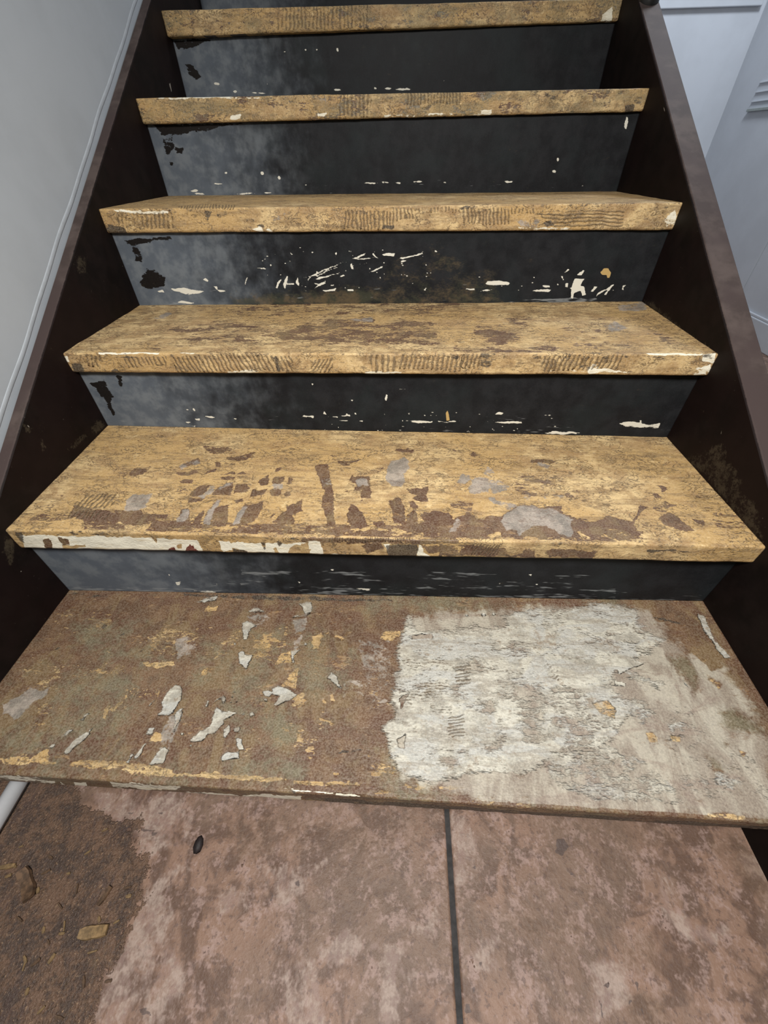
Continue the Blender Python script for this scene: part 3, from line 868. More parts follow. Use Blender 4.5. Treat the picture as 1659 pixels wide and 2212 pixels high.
    for s, lv in [(C((230, 870), (312, 848), (240, 975)), -5), (C((208, 1212), (282, 1168), (272, 1282), (208, 1272)), -6), (C((860, 1230), (950, 1262), (1062, 1200), (1050, 1292), (950, 1312)), -1.5),
                  (C((700, 620), (830, 560), (905, 600), (880, 685), (760, 660)), -1), (C((330, 372), (490, 368), (482, 402), (330, 402)), -4), (C((1140, 760), (1330, 760), (1400, 900), (1380, 1200), (1200, 1200), (1180, 960)), -0.6),
                  (C((860, 920), (1000, 900), (980, 1010), (880, 1000)), -0.3), (C((350, 500), (430, 470), (400, 580), (340, 580)), -1), (C((560, 1340), (700, 1360), (660, 1440), (560, 1400)), -1),
                  (C((640, 760), (760, 740), (700, 920), (660, 900)), 0.0), (C((1100, 430), (1300, 440), (1240, 560), (1120, 540)), 0.2), (C((1450, 760), (1700, 800), (1700, 1100), (1450, 1080)), -0.8)]:
        if lv > -2: p.soft(w, s, lv, 16)
        else: p.cut(w, s, lv)
    for k in range(7):                       # little curved trowel ridges in the plaster
        p.stroke(w, (994 + k * 0.5, 1441 + k * 5), (1012 - k * 1.0, 1447 + k * 5), 2.2, 1.0, 5)
    for k in range(6):
        i = p.f[w] > -50
    for s, lv in [
        (D((-30, 180), (300, 140), (600, 180), (640, 290), (740, 350), (800, 420), (700, 530), (560, 560), (420, 700), (400, 780), (200, 830), (-30, 780)), 2.6),
        (D((-30, 780), (400, 800), (560, 950), (420, 1200), (200, 1300), (-30, 1450)), 1.0), (D((-60, 1300), (300, 1250), (700, 1400), (950, 1700), (300, 1660), (-60, 1550)), -0.6),
        (D((460, 570), (520, 560), (600, 580), (680, 600), (560, 640), (480, 690), (450, 640)), 4), (D((540, 680), (800, 760), (780, 780), (560, 700)), 1), (D((440, 740), (520, 750), (510, 790), (440, 770)), 6),
        (D((975, 740), (1000, 740), (1025, 795), (990, 770)), 6), (D((1095, 205), (1145, 222), (1250, 430), (1365, 562), (1300, 545), (1150, 330)), 3.5), (D((600, 900), (750, 980), (680, 1080), (560, 1000)), 0.5),
        (D((850, 1080), (960, 1080), (1000, 1160), (900, 1180)), 0.3), (D((1250, 1480), (1420, 1550), (1380, 1600), (1270, 1560)), 0), (D((620, 1420), (900, 1600), (880, 1660), (600, 1500)), -0.5),
        (D((900, 900), (1659, 1500), (1659, 1700), (1000, 1600)), -2.6),
    ]: p.add(w, s, lv, None, 0.3 if lv < 3 else 1.6)
    for s in [D((700, 185), (850, 130), (1150, 70), (1140, 205), (1210, 450), (1310, 640), (1210, 660), (1000, 500), (940, 330), (760, 262))]:
        p.cut(fl, s, -8); p.cut(w, s, -8)
    p.add(w, D((1095, 205), (1145, 222), (1250, 430), (1365, 562), (1310, 560), (1150, 330)), 3.5)
    for s, lv in [(D((260, 920), (380, 895), (455, 980), (440, 1055), (300, 995)), 2.5), (D((688, 1150), (750, 1148), (784, 1232), (718, 1224)), 4), (D((870, 1170), (962, 1188), (962, 1228), (900, 1222)), 2),
                  (D((1170, 680), (1300, 780), (1270, 810), (1180, 730)), -0.5), (D((1290, 1220), (1360, 1240), (1320, 1290)), 1), (D((1420, 1290), (1500, 1310), (1470, 1350)), 1), (D((1160, 1800), (1300, 1790), (1470, 1820), (1470, 1845), (1200, 1830)), 2)]:
        p.add(t, s, lv); p.cut(w, s, -3); p.cut(fl, s, -3)
    for s, lv in [(D((1250, 960), (1380, 950), (1630, 1130), (1560, 1170), (1350, 1140), (1250, 1090)), 7), (D((850, 550), (1000, 550), (1120, 670), (1090, 860), (1000, 760), (900, 640)), 7), (D((1160, 1320), (1300, 1400), (1310, 1470), (1230, 1440)), 7)]:
        p.add(ol, s, lv, None, 0.3); p.soft(fl, s, -4, 20); p.cut(w, s, -5)
    # grey smears on the brown half
    for s, lv in [(A((20, 930), (160, 860), (240, 790), (330, 830), (400, 790), (380, 850), (250, 920), (170, 1010), (110, 1050), (60, 1000), (20, 1010)), 4), (A((1290, 1150), (1350, 1020), (1450, 1000), (1400, 1150), (1350, 1280), (1270, 1290)), 2),
                  (A((1400, 400), (1540, 380), (1570, 500), (1420, 560)), 0), (B((500, 230), (640, 210), (680, 250), (560, 320), (520, 280)), 2), (B((860, 250), (980, 230), (960, 330), (880, 360)), 2), (B((870, 420), (930, 370), (900, 500), (860, 510)), 2),
                  (B((1350, 420), (1659, 420), (1600, 800), (1380, 760), (1420, 600)), -1.5), (B((1240, 760), (1500, 700), (1600, 900), (1300, 1000)), -2)]:
        p.add(g, s, lv)
    for s, lv in [(A((600, 700), (1100, 760), (900, 1150), (500, 1200), (420, 900)), 0), (A((600, 350), (1000, 340), (950, 500), (650, 500)), 2), (B((640, 1000), (860, 980), (820, 1200), (660, 1200)), 4), (B((350, 1380), (900, 1350), (880, 1500), (400, 1480)), 4), (B((980, 560), (1300, 560), (1250, 780), (980, 780)), 0), (C((0, 80), (900, 90), (900, 170), (0, 150)), 6)]:
        p.add(ol, s, lv, None, 0.15)
    # nosing: chipped cream and a dark lower face
    for s, lv in [(A((0, 1490), (200, 1500), (430, 1530), (430, 1548), (0, 1522)), 0.5), (A((590, 1556), (682, 1556), (714, 1622), (620, 1612)), 6), (A((480, 1556), (540, 1588), (584, 1612), (500, 1600)), 5),
                  (A((870, 1543), (1300, 1570), (1440, 1578), (1400, 1612), (900, 1582)), 1), (B((0, 1618), (200, 1640), (400, 1650), (700, 1650), (922, 1660), (922, 1722), (700, 1712), (300, 1684), (0, 1668)), 1.2),
                  (B((1200, 1634), (1397, 1644), (1397, 1657), (1200, 1650)), 4), (B((640, 1590), (1180, 1625), (1180, 1634), (640, 1600)), 0.5), (A((0, 1580), (600, 1610), (600, 1622), (0, 1590)), 1)]:
        p.add(cr, s, lv)
    dk = 'dark_field'
    i = p.front & (p.below > 0.016) & (p.q[:, 0] > 700)
    p.f[dk][i] = np.maximum(p.f[dk][i], 1.5 + 5 * (fbm(p.q[i, 0] / 50, p.q[i, 1] / 12, 8) - 0.4))
    for s, lv in [(B((1160, 1320), (1300, 1295), (1560, 1262), (1300, 1306)), 3), (A((800, 318), (830, 292), (850, 300), (825, 326)), 3), (A((950, 378), (990, 350), (985, 370)), 3), (A((1105, 505), (1140, 475), (1150, 485), (1120, 512)), 3), (A((435, 490), (480, 470), (480, 480), (450, 495)), 2),
                  (A((560, 50), (800, 40), (900, 70), (700, 80)), -1), (B((0, 45), (900, 70), (1659, 95), (1659, 110), (800, 95), (0, 62)), 0.5), (B((0, 1632), (120, 1632), (170, 1650), (60, 1650)), 3), (B((830, 1610), (880, 1620), (870, 1632)), 3), (D((750, 240), (870, 250), (960, 280), (880, 275)), 2)]:
        p.add(dk, s, lv)
    comb(p, C((680, 620), (800, 600), (800, 760), (690, 800)), 0.02, 0.13, 5, p.top)
    comb(p, C((230, 560), (600, 560), (640, 1000), (230, 1000)), 0.0, 0.16, -1.5, p.top)
    comb(p, C((620, 1020), (760, 1000), (740, 1180), (630, 1180)), 0.03, 0.14, 4, p.top)
    comb(p, C((1380, 560), (1480, 620), (1500, 740), (1400, 700)), 0.08, 0.10, 1, p.top)
    edge_dirt(p, 0.35)
    finish_tread(o, p)


def paint_tread_3():
    o, p = make_tread(3)
    A, B, C = zoom(120, 630, 440), zoom(540, 630, 460), zoom(980, 630, 580)
    top, fr = p.top, p.front
    t, cr, dk, g = 'tan_field', 'cream_field', 'dark_field', 'grey_field'
    p.fill(t, 4.0)
    p.fill(t, 9.0, fr)
    for s, lv in [(B((0, 290), (200, 280), (700, 200), (960, 200), (980, 260), (1400, 250), (1480, 400), (1100, 420), (700, 400), (380, 400), (100, 330)), -1.2), (B((-100, 60), (1659, 60), (1659, 170), (900, 190), (-100, 180)), 0.6),
                  (C((120, 230), (330, 230), (420, 290), (300, 330), (130, 280)), -3), (C((0, 340), (640, 345), (640, 385), (0, 385)), -2), (C((700, 310), (820, 310), (880, 335), (740, 335)), -2), (C((1240, 260), (1380, 290), (1360, 320), (1260, 300)), -2),
                  (A((800, 330), (1000, 290), (1300, 240), (1659, 260), (1659, 330), (1100, 330)), -0.4), (A((1050, 380), (1659, 340), (1659, 420), (1100, 440)), 0.4), (C((320, 160), (500, 150), (480, 190), (340, 180)), -1), (B((960, 240), (1200, 220), (1500, 260), (1300, 290), (1000, 280)), -2),
                  (C((380, 190), (440, 190), (440, 215)), -2), (C((700, 235), (900, 240), (880, 255)), -2), (C((920, 320), (1130, 325), (1100, 338)), -1)]:
        p.soft(t, s, lv, 10, top)
    for s in [B((960, 205), (1250, 180), (1500, 165), (1440, 230), (1130, 215), (1090, 250), (960, 250)), B((40, 280), (400, 230), (440, 265), (160, 300)), B((1180, 270), (1240, 280), (1330, 315), (1250, 300))]:
        p.add(t, s, 6, top)
    for s, lv in [(C((910, 210), (980, 185), (1080, 225), (980, 245)), 1), (A((800, 210), (900, 175), (960, 180), (900, 215)), 3), (B((780, 215), (960, 200), (940, 240)), 1), (C((1000, 90), (1170, 60), (1200, 110), (1020, 115)), 2)]: p.add(g, s, lv, top)
    comb(p, A((560, 540), (900, 530), (900, 600), (600, 615)), 0.11, -0.06, 2, fr)
    comb(p, A((940, 530), (1659, 490), (1659, 640), (1000, 655)), 0.105, -0.06, 7, fr)
    comb(p, A((230, 510), (380, 510), (360, 600), (240, 600)), 0.10, -0.02, 2, fr)
    comb(p, B((0, 490), (340, 490), (330, 620), (0, 620)), 0.10, -0.05, 5, fr)
    comb(p, B((480, 530), (640, 520), (640, 620), (480, 620)), 0.12, 0.06, 3, fr)
    comb(p, B((940, 500), (1140, 505), (1130, 625), (960, 630)), 0.085, 0.0, 6, fr)
    comb(p, B((1160, 495), (1659, 490), (1659, 610), (1160, 600)), 0.10, 0.02, 5, fr)
    comb(p, C((40, 392), (165, 388), (165, 462), (36, 466)), 0.11, 0.03, 7, fr)
    comb(p, C((540, 398), (1060, 385), (1010, 472), (560, 490)), 0.098, 0.045, 9, fr)
    for s, lv in [(A((340, 488), (850, 495), (840, 511), (350, 506)), 3), (A((1000, 495), (1140, 498), (1130, 510), (1010, 506)), 2), (A((1400, 650), (1600, 635), (1659, 660), (1420, 670)), 1.5), (C((1190, 373), (1540, 383), (1530, 396), (1200, 390)), 2.5),
                  (C((1540, 390), (1622, 376), (1600, 450), (1540, 430)), 3), (C((830, 480), (980, 478), (1085, 502), (840, 504)), 3), (C((600, 478), (820, 470), (870, 440), (900, 470), (820, 500), (600, 496)), 0), (C((1480, 480), (1590, 450), (1590, 500), (1480, 520)), 1), (A((60, 520), (95, 520), (105, 570), (80, 580)), 5), (B((900, 628), (1180, 632), (1180, 642), (900, 640)), 1.5)]:
        p.add(cr, s, lv, fr)
    for s, lv in [(C((165, 383), (262, 383), (225, 462), (168, 462)), 1), (A((130, 590), (200, 590), (250, 660), (150, 665)), 3), (A((440, 650), (480, 620), (530, 665)), 3), (B((185, 500), (200, 490), (235, 610), (215, 615)), 4), (B((1570, 510), (1640, 505), (1620, 530)), 3), (B((690, 480), (740, 478), (730, 505)), 1), (C((0, 395), (30, 395), (20, 420)), 3), (C((700, 455), (840, 455), (840, 470), (700, 475)), 1)]:
        p.add(dk, s, lv, fr)
    edge_dirt(p, 0.75)
    finish_tread(o, p)


def paint_tread_4():
    o, p = make_tread(4)
    A, B = zoom(220, 420, 630), zoom(850, 420, 640)
    t, cr, dk, g, fr = 'tan_field', 'cream_field', 'dark_field', 'grey_field', p.front
    p.fill(t, 4.5)
    p.fill(t, 7.0, fr)
    comb(p, A((60, 100), (420, 100), (420, 190), (100, 200)), 0.11, -0.01, 1.5, fr)
    comb(p, A((1370, 95), (1659, 90), (1659, 190), (1370, 200)), 0.125, 0.0, 6, fr)
    comb(p, B((0, 75), (110, 75), (110, 140), (0, 140)), 0.125, 0, 6, fr)
    comb(p, B((370, 85), (660, 85), (640, 165), (380, 155)), 0.125, 0, 5, fr)
    comb(p, B((110, 72), (780, 80), (780, 105), (110, 95)), 0.125, 0, 1, fr)
    comb(p, B((780, 95), (1290, 90), (1280, 180), (900, 185)), 0.0, 0.13, 6, fr)
    comb(p, A((440, 60), (760, 60), (760, 82), (440, 82)), 0.16, 0.05, 2)
    for s, lv in [(A((850, 205), (900, 180), (915, 215)), 4), (A((930, 205), (950, 190), (970, 210)), 3), (A((70, 92), (380, 94), (380, 106), (80, 104)), 1.5), (B((1520, 140), (1580, 80), (1590, 180), (1530, 195)), 1), (B((700, 185), (1000, 188), (1000, 200), (700, 198)), 0)]: p.add(cr, s, lv, fr)
    for s, lv in [(A((30, 170), (110, 185), (170, 240), (60, 250), (20, 200)), 5), (A((820, 130), (865, 130), (865, 175), (825, 175)), 0), (A((650, 95), (820, 92), (820, 130), (660, 130)), -2), (A((580, 95), (620, 100), (600, 160)), 0), (A((870, 180), (925, 165), (915, 190)), 3), (A((1590, 175), (1659, 175), (1659, 190), (1590, 192)), 2), (B((840, 160), (880, 145), (890, 165), (860, 178)), 1), (B((350, 70), (490, 65), (480, 90), (380, 85)), -1)]: p.add(dk, s, lv, fr)
    for s, lv in [(B((700, 150), (820, 145), (800, 180), (720, 175)), -1), (A((960, 120), (1100, 100), (1090, 130), (980, 140)), -1)]: p.add(g, s, lv, fr)
    edge_dirt(p, 0.55)
    finish_tread(o, p)


def paint_upper_tread(i):
    o, p = make_tread(i)
    fr = p.front
    p.fill('tan_field', 1.2)
    p.fill('tan_field', 2.6, fr)
    n = fbm(p.q[:, 0] / 60, p.q[:, 1] / 26, 80 + i)
    p.f['olive_field'][:] = -1 + 22 * (n - 0.45)
    p.f['grey_field'][:] = -9 + 14 * (fbm(p.q[:, 0] / 45, p.q[:, 1] / 20, 70 + i) - 0.45)
    if i == 5:
        comb(p, [(730, 200), (800, 198), (800, 250), (730, 250)], 0.12, 0, 1, fr)
        comb(p, [(880, 196), (1000, 195), (1000, 225), (880, 225)], 0.14, 0, 2, fr)
        for s, lv in [([(498, 248), (518, 247), (520, 255), (500, 256)], 3), ([(684, 243), (705, 245), (700, 252), (686, 252)], 3), ([(1040, 238), (1062, 238), (1060, 246), (1042, 246)], 3), ([(340, 210), (560, 208), (560, 212), (340, 213)], 1), ([(830, 250), (1040, 244), (1040, 248), (830, 254)], 0)]: p.add('cream_field', s, lv, fr)
        for s, lv in [([(1180, 205), (1210, 203), (1205, 215), (1185, 214)], -0.5), ([(1290, 218), (1320, 215), (1318, 230), (1295, 230)], -0.5), ([(1350, 228), (1372, 225), (1368, 245), (1352, 245)], 5)]: p.add('dark_field', s, lv, fr)
    if i == 6:
        comb(p, [(600, 12), (800, 8), (800, 60), (600, 62)], 0.12, 0, 0.5, fr)
        for s, lv in [([(1300, 30), (1325, 15), (1322, 48), (1298, 48)], 3)]: p.add('cream_field', s, lv, fr)
    edge_dirt(p, 0.3)
    finish_tread(o, p)


paint_tread_1()
paint_tread_2()
paint_tread_3()
paint_tread_4()
for i in (5, 6, 7): paint_upper_tread(i)

# ------------------------------------------------------------------ risers
FIELDS_R = ('left_grey_field', 'blot_field', 'fleck_field', 'scratch_field', 'dust_field', 'spot_field')


def make_riser(i):
    """riser under tread i, standing on tread i-1 (floor for i = 1)"""
    T = TREADS[i]
    topL, topR = T['n'][1] - T['th'][0], T['n'][3] - T['th'][1]
    if i == 1:
        y = (0.058, 0.052); z = (0.0, 0.0)
    else:
        b = TREADS[i - 1]['b']
        y = (b[0], b[2]); z = (b[1] - 0.001, b[3] - 0.001)
    if i in (2, 3, 4, 5, 6):
        bb = TREADS[i]['b']
    nz = {4: 84, 3: 60, 2: 44, 5: 74, 6: 60}.get(i, 16)
    nu = {4: 640, 3: 640, 2: 560, 5: 440, 6: 400}.get(i, 120)

    def prof(x, yy, z0, z1):
        pts = [(x, yy, z0 + (z1 - z0) * k / (nz - 1)) for k in range(nz)]
        pts += [(x, yy + RT, z1), (x, yy + RT, z0)]
        return pts[::-1]
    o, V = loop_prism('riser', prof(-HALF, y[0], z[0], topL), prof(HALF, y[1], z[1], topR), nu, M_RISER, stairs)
    p = Paint(V, FIELDS_R, 1.0, 30 + i)
    u = (V[:, 0] + HALF) / (2 * HALF)
    # greyer towards the left third, black gloss elsewhere
    p.f['left_grey_field'][:] = 9 - 26 * np.clip((u - 0.06) / 0.42, 0, 1) + 6 * (fbm(p.q[:, 0] / 60, p.q[:, 1] / 30, 7 + i) - 0.5)
    hgt = (V[:, 2] - z[0]) / max(topL - z[0], 1e-3)
    p.h = hgt
    p.f['scratch_field'][:] = np.where(hgt < 0.28, -5.2, -9.5)
    return o, p


def riser_marks():
    # riser 4 (between third and fourth tread)
    o, p = make_riser(4)
    A, B, C = zoom(260, 500, 440), zoom(540, 520, 440), zoom(960, 500, 460)
    w, k, d = 'fleck_field', 'blot_field', 'dust_field'
    for s in [A((90, 130), (140, 130), (190, 200), (180, 260), (130, 240), (100, 180)), A((170, 360), (210, 310), (290, 330), (370, 380), (350, 450), (220, 465), (170, 420)), A((20, 70), (400, 40), (420, 60), (180, 90), (100, 140))]: p.add(k, s, 5)
    for s, lv in [(A((300, 490), (350, 475), (365, 500), (320, 500)), 3), (A((415, 470), (560, 465), (685, 485), (620, 505), (520, 515), (440, 490)), 1), (A((440, 585), (500, 568), (600, 580), (560, 590)), 2), (A((678, 395), (690, 382), (716, 400), (708, 412)), 6), (A((762, 452), (790, 450), (800, 478), (870, 492), (810, 500), (780, 470)), 3),
                  (A((1010, 435), (1028, 372), (1038, 378), (1016, 436)), 4), (A((1110, 296), (1170, 298), (1192, 312), (1170, 312)), 4), (B((215, 385), (225, 345), (262, 300), (240, 350), (228, 388)), 3), (B((275, 345), (300, 285), (310, 290), (295, 350), (285, 395)), 3), (B((300, 345), (360, 345), (360, 355), (300, 352)), 2),
                  (B((370, 345), (395, 295), (400, 345), (450, 325), (440, 290), (455, 325), (410, 345), (398, 368)), 3), (B((450, 300), (520, 270), (640, 225), (770, 172), (640, 235), (530, 280)), 3), (B((500, 305), (620, 250), (715, 218), (640, 248), (560, 285)), 3), (B((515, 318), (560, 290), (620, 285), (735, 260), (640, 295)), 4), (B((468, 318), (490, 282), (500, 285), (476, 322)), 2),
                  (B((520, 390), (560, 350), (600, 335), (620, 345), (570, 370)), 4), (B((522, 345), (552, 345), (552, 360)), 3), (B((580, 408), (660, 400), (704, 386), (690, 410), (620, 418)), 3), (B((650, 365), (690, 355), (680, 370)), 3), (B((720, 300), (760, 282), (782, 290), (750, 300)), 2), (B((828, 152), (900, 120), (945, 100), (940, 118), (860, 148)), 2), (B((860, 152), (945, 140), (1020, 136), (920, 155)), 3),
                  (B((995, 104), (1005, 104), (1046, 152), (1036, 154)), 4), (B((1080, 112), (1100, 100), (1178, 100), (1172, 126), (1090, 122)), 6), (B((1220, 140), (1300, 125), (1395, 100), (1390, 112), (1300, 136), (1240, 146)), 1.5), (B((970, 262), (1060, 210), (1080, 205), (1075, 220), (1000, 256)), 3), (B((820, 190), (832, 182), (846, 232), (824, 236)), 5), (B((696, 95), (712, 90), (714, 118), (700, 120)), 4), (B((1225, 170), (1250, 158), (1275, 165), (1245, 178)), 4),
                  (B((800, 395), (850, 395), (850, 408), (800, 408)), 4), (B((920, 195), (955, 182), (950, 192)), 2),
                  (C((320, 410), (340, 388), (430, 382), (510, 402), (500, 420), (380, 420)), 4), (C((265, 468), (330, 450), (375, 456), (330, 464)), 3), (C((765, 420), (820, 420), (822, 434), (780, 434)), 5), (C((680, 465), (720, 450), (740, 455), (830, 452), (820, 466), (740, 466)), 1.5), (C((930, 320), (960, 286), (974, 296), (944, 318)), 4), (C((1032, 338), (1080, 298), (1098, 302), (1070, 335)), 5),
                  (C((985, 520), (990, 440), (1020, 365), (1090, 370), (1060, 420), (1090, 430), (1100, 490), (1070, 500), (1065, 460), (1010, 480), (1003, 522)), 6), (C((1170, 512), (1200, 480), (1300, 425), (1328, 408), (1320, 425), (1260, 495), (1245, 498), (1280, 450), (1210, 490)), 3), (C((1140, 470), (1170, 430), (1196, 425), (1160, 470)), 2), (C((1380, 455), (1395, 425), (1420, 420), (1395, 440), (1400, 468)), 3), (C((935, 405), (960, 402), (955, 430), (938, 428)), 5), (C((908, 350), (925, 348), (922, 364)), 4), (C((170, 446), (230, 446), (230, 455), (170, 454)), 2)]:
        p.add(w, s, lv)
    r2 = random.Random(4)
    for _ in range(70):
        x, y = r2.uniform(560, 960), r2.uniform(536, 630)
        p.dot(w, x, y, r2.uniform(0.8, 2.0), r2.uniform(0.7, 1.6), 5)
    for _ in range(14):
        x, y = r2.uniform(1030, 1330), r2.uniform(598, 630)
        p.dot(w, x, y, r2.uniform(0.8, 2.4), r2.uniform(0.7, 1.3), 5)
    p.add('spot_field', C((1212, 318), (1240, 284), (1280, 284), (1298, 320), (1284, 362), (1266, 362), (1262, 340), (1225, 338)), 6)
    p.soft(d, [(500, 640), (700, 630), (960, 600), (1060, 590), (1090, 655), (800, 665), (500, 665)], 5, 22)
    p.soft(d, [(820, 560), (960, 540), (1060, 590), (1060, 640), (820, 645)], -4, 34)
    p.add('scratch_field', C((470, 545), (640, 530), (1000, 518), (1180, 530), (1050, 575), (600, 560)), 0)
    p.store(o.data)
    # riser 3 (between second and third tread)
    o, p = make_riser(3)
    A, B = zoom(190, 800, 610), zoom(800, 800, 680)
    for s in [A((10, 70), (100, 60), (145, 160), (130, 190), (165, 260), (145, 265), (110, 200), (70, 130)), A((160, 30), (200, 30), (195, 85))]: p.add(k, s, 5)
    for s, lv in [(A((685, 275), (720, 268), (752, 272), (720, 280)), 4), (A((630, 285), (660, 285), (655, 296), (635, 294)), 4), (A((576, 232), (592, 228), (594, 238)), 4), (A((618, 222), (630, 224), (630, 238), (620, 236)), 4), (A((855, 284), (880, 280), (870, 290)), 3), (A((1250, 278), (1270, 268), (1330, 265), (1320, 282), (1312, 272), (1270, 277)), 4),
                  (A((1376, 262), (1388, 242), (1400, 262)), 4), (A((1436, 274), (1470, 270), (1470, 282)), 3), (A((1490, 264), (1540, 262), (1540, 270)), 4), (A((1470, 298), (1530, 294), (1530, 302)), 3), (A((1540, 170), (1558, 176), (1552, 182)), 4), (A((1310, 78), (1322, 80), (1318, 90)), 4), (A((1590, 296), (1620, 294), (1615, 302)), 3), (A((570, 304), (606, 308), (590, 314)), 1), (A((596, 324), (640, 324), (630, 332)), 1),
                  (B((76, 155), (82, 128), (92, 130), (84, 160)), 5), (B((100, 57), (135, 57), (120, 62)), 2), (B((135, 99), (185, 99), (180, 104)), 1), (B((185, 264), (240, 262), (330, 268), (330, 276), (250, 276)), 3), (B((355, 267), (455, 266), (450, 273), (360, 272)), 3), (B((466, 267), (500, 267), (495, 272)), 1), (B((655, 230), (680, 222), (702, 226), (690, 234)), 3), (B((615, 270), (800, 272), (800, 281), (700, 279)), 3),
                  (B((915, 330), (960, 320), (1110, 326), (1080, 334), (930, 336)), 1), (B((1303, 278), (1400, 272), (1460, 282), (1528, 280), (1520, 305), (1400, 300), (1340, 295)), 0.8), (B((950, 252), (956, 256), (952, 262)), 3), (B((190, 222), (210, 222), (205, 232)), 3), (B((915, 233), (960, 233), (940, 240)), 1), (B((1424, 262), (1432, 262), (1430, 280)), 2)]: p.add(w, s, lv)
    for _ in range(46):
        x, y = r2.uniform(660, 1200), r2.uniform(890, 935)
        p.dot(w, x, y, r2.uniform(0.7, 3.0), r2.uniform(0.5, 1.0), 4)
    p.add('spot_field', B((400, 262), (398, 225), (410, 205), (418, 262)), 2)
    p.store(o.data)
    # riser 2 (between first and second tread)
    o, p = make_riser(2)
    A = zoom(100, 1180, 1460)
    for s, lv in [(A((318, 88), (330, 87), (328, 95), (320, 95)), 5), (A((300, 68), (305, 70), (302, 73)), 4), (A((415, 90), (420, 92), (416, 96)), 3), (A((750, 104), (800, 102), (790, 108)), 2), (A((1107, 45), (1116, 45), (1113, 95), (1108, 95)), -2), (A((1186, 70), (1194, 69), (1192, 74)), 4), (A((698, 56), (705, 57), (702, 61)), 4), (A((616, 88), (624, 88), (622, 92)), 4), (A((1200, 94), (1208, 93), (1206, 97)), 3), (A((360, 110), (420, 112), (400, 116)), 1)]: p.add(w, s, lv)
    i = (p.h < 0.6) & (p.q[:, 0] > 520) & (p.q[:, 0] < 1330)
    p.f['scratch_field'][i] = -3.0
    p.f['scratch_field'][p.h < 0.12] = -1.5
    p.f['left_grey_field'] += 3
    p.store(o.data)
    # riser 5 (between fourth and fifth tread)
    o, p = make_riser(5)
    for s in [[(352, 298), (372, 296), (378, 318), (360, 330)], [(380, 318), (396, 320), (392, 332), (382, 332)], [(330, 268), (520, 266), (440, 282), (350, 292)], [(360, 345), (376, 350), (372, 362)]]: p.add(k, s, 4)
    for x, y, rx, ry in [(567, 374, 3.5, 3.5), (602, 384, 3.5, 4), (488, 374, 3, 2), (1206, 345, 3, 4.5), (1196, 370, 5, 3), (1100, 392, 10, 2.5), (830, 394, 8, 2), (800, 395, 16, 2), (860, 395, 6, 1.6), (900, 394, 10, 1.6), (960, 395, 4, 1.5), (470, 396, 14, 2), (420, 412, 10, 2.5), (580, 418, 9, 1.5), (430, 418, 12, 2), (1095, 412, 5, 1.5), (1258, 402, 3, 1.5), (530, 418, 20, 1.2), (660, 400, 2, 1.2)]:
        p.dot(w, x, y, rx, ry, 4)
    p.add(w, [(1352, 252), (1358, 254), (1354, 278), (1348, 276)], 1)
    p.f['scratch_field'][:] = np.where(p.h < 0.2, -6.5, -10)
    p.store(o.data)
    # riser 6
    o, p = make_riser(6)
    for s in [[(398, 138), (412, 136), (425, 150), (434, 166), (424, 172), (410, 160)], [(375, 86), (460, 84), (420, 100), (385, 104)]]: p.add(k, s, 4)
    for x, y, rx, ry in [(469, 180, 8, 3), (508, 197, 4, 3), (578, 182, 2, 2), (812, 191, 5, 3), (730, 195, 8, 2), (870, 193, 18, 2), (838, 192, 8, 2), (960, 176, 1.5, 3), (560, 201, 16, 2), (660, 107, 2, 1.5), (684, 108, 2, 3), (730, 107, 2, 4), (615, 112, 1.5, 1.2)]:
        p.dot(w, x, y, rx, ry, 4)
    p.f['scratch_field'][:] = np.where(p.h < 0.12, -6.5, -10)
    p.store(o.data)
    for i in (1, 7):
        o, p = make_riser(i)
        if i == 7:
            for x in (780, 788): p.dot(w, x, 4, 2, 8, 3)
        p.f['scratch_field'][:] = -10
        p.store(o.data)


riser_marks()

# ------------------------------------------------------------------ stringers
FIELDS_S = ('fleck_field', 'dust_field', 'top_edge_field')


def make_stringer(side, x_in, x_out, slope, icpt, y_front, y_top):
    """closed stringer board: its top edge is the measured line z = icpt + slope*y"""
    drop = 0.345

    def zt(y): return icpt + slope * y
    ys = np.linspace(y_front, y_top, 520)
    nz = 64
    V = []; F_ = []
    top = zt(ys)
    bot = np.maximum(top - drop, 0.0)
    # inner face grid
    for j in range(nz):
        s = j / (nz - 1)
        V.append(np.stack([np.full_like(ys, x_in), ys, top - 0.003 + (bot - top + 0.003) * s], 1))
    g = np.concatenate(V)
    n = len(ys)
    inner = len(g)
    sgn = 1 if x_out > x_in else -1
    # top edge (with eased arrises) and outer face
    extra = [np.stack([np.full_like(ys, x_in + sgn * 0.003), ys, top], 1), np.stack([np.full_like(ys, x_out - sgn * 0.003), ys, top], 1),
             np.stack([np.full_like(ys, x_out), ys, top - 0.003], 1), np.stack([np.full_like(ys, x_out), ys, bot], 1)]
    rows = [np.arange(j * n, (j + 1) * n) for j in range(nz)]
    allv = np.concatenate([g] + extra)
    er = [np.arange(inner + k * n, inner + (k + 1) * n) for k in range(4)]
    order = [er[3], er[2], er[1], er[0]] + rows          # around the section
    order = order + [order[0]]
    faces = []
    for a, b in zip(order[:-1], order[1:]):
        for k in range(n - 1):
            q = (a[k], a[k + 1], b[k + 1], b[k])
            faces.append(tuple(int(v) for v in (q if sgn < 0 else q[::-1])))
    e0 = [int(r[0]) for r in order[:-1]]; e1 = [int(r[-1]) for r in order[:-1]]
    faces.append(tuple(e0 if sgn < 0 else e0[::-1])); faces.append(tuple(e1[::-1] if sgn < 0 else e1))
    o = mesh_obj('stringer', allv, faces, M_STR, stairs)
    p = Paint(allv, FIELDS_S, 1.0, 50)
    p.f['top_edge_field'][inner:inner + 3 * n] = 8.0     # the top edge gets a lighter brown-grey than the faces
    return o, p


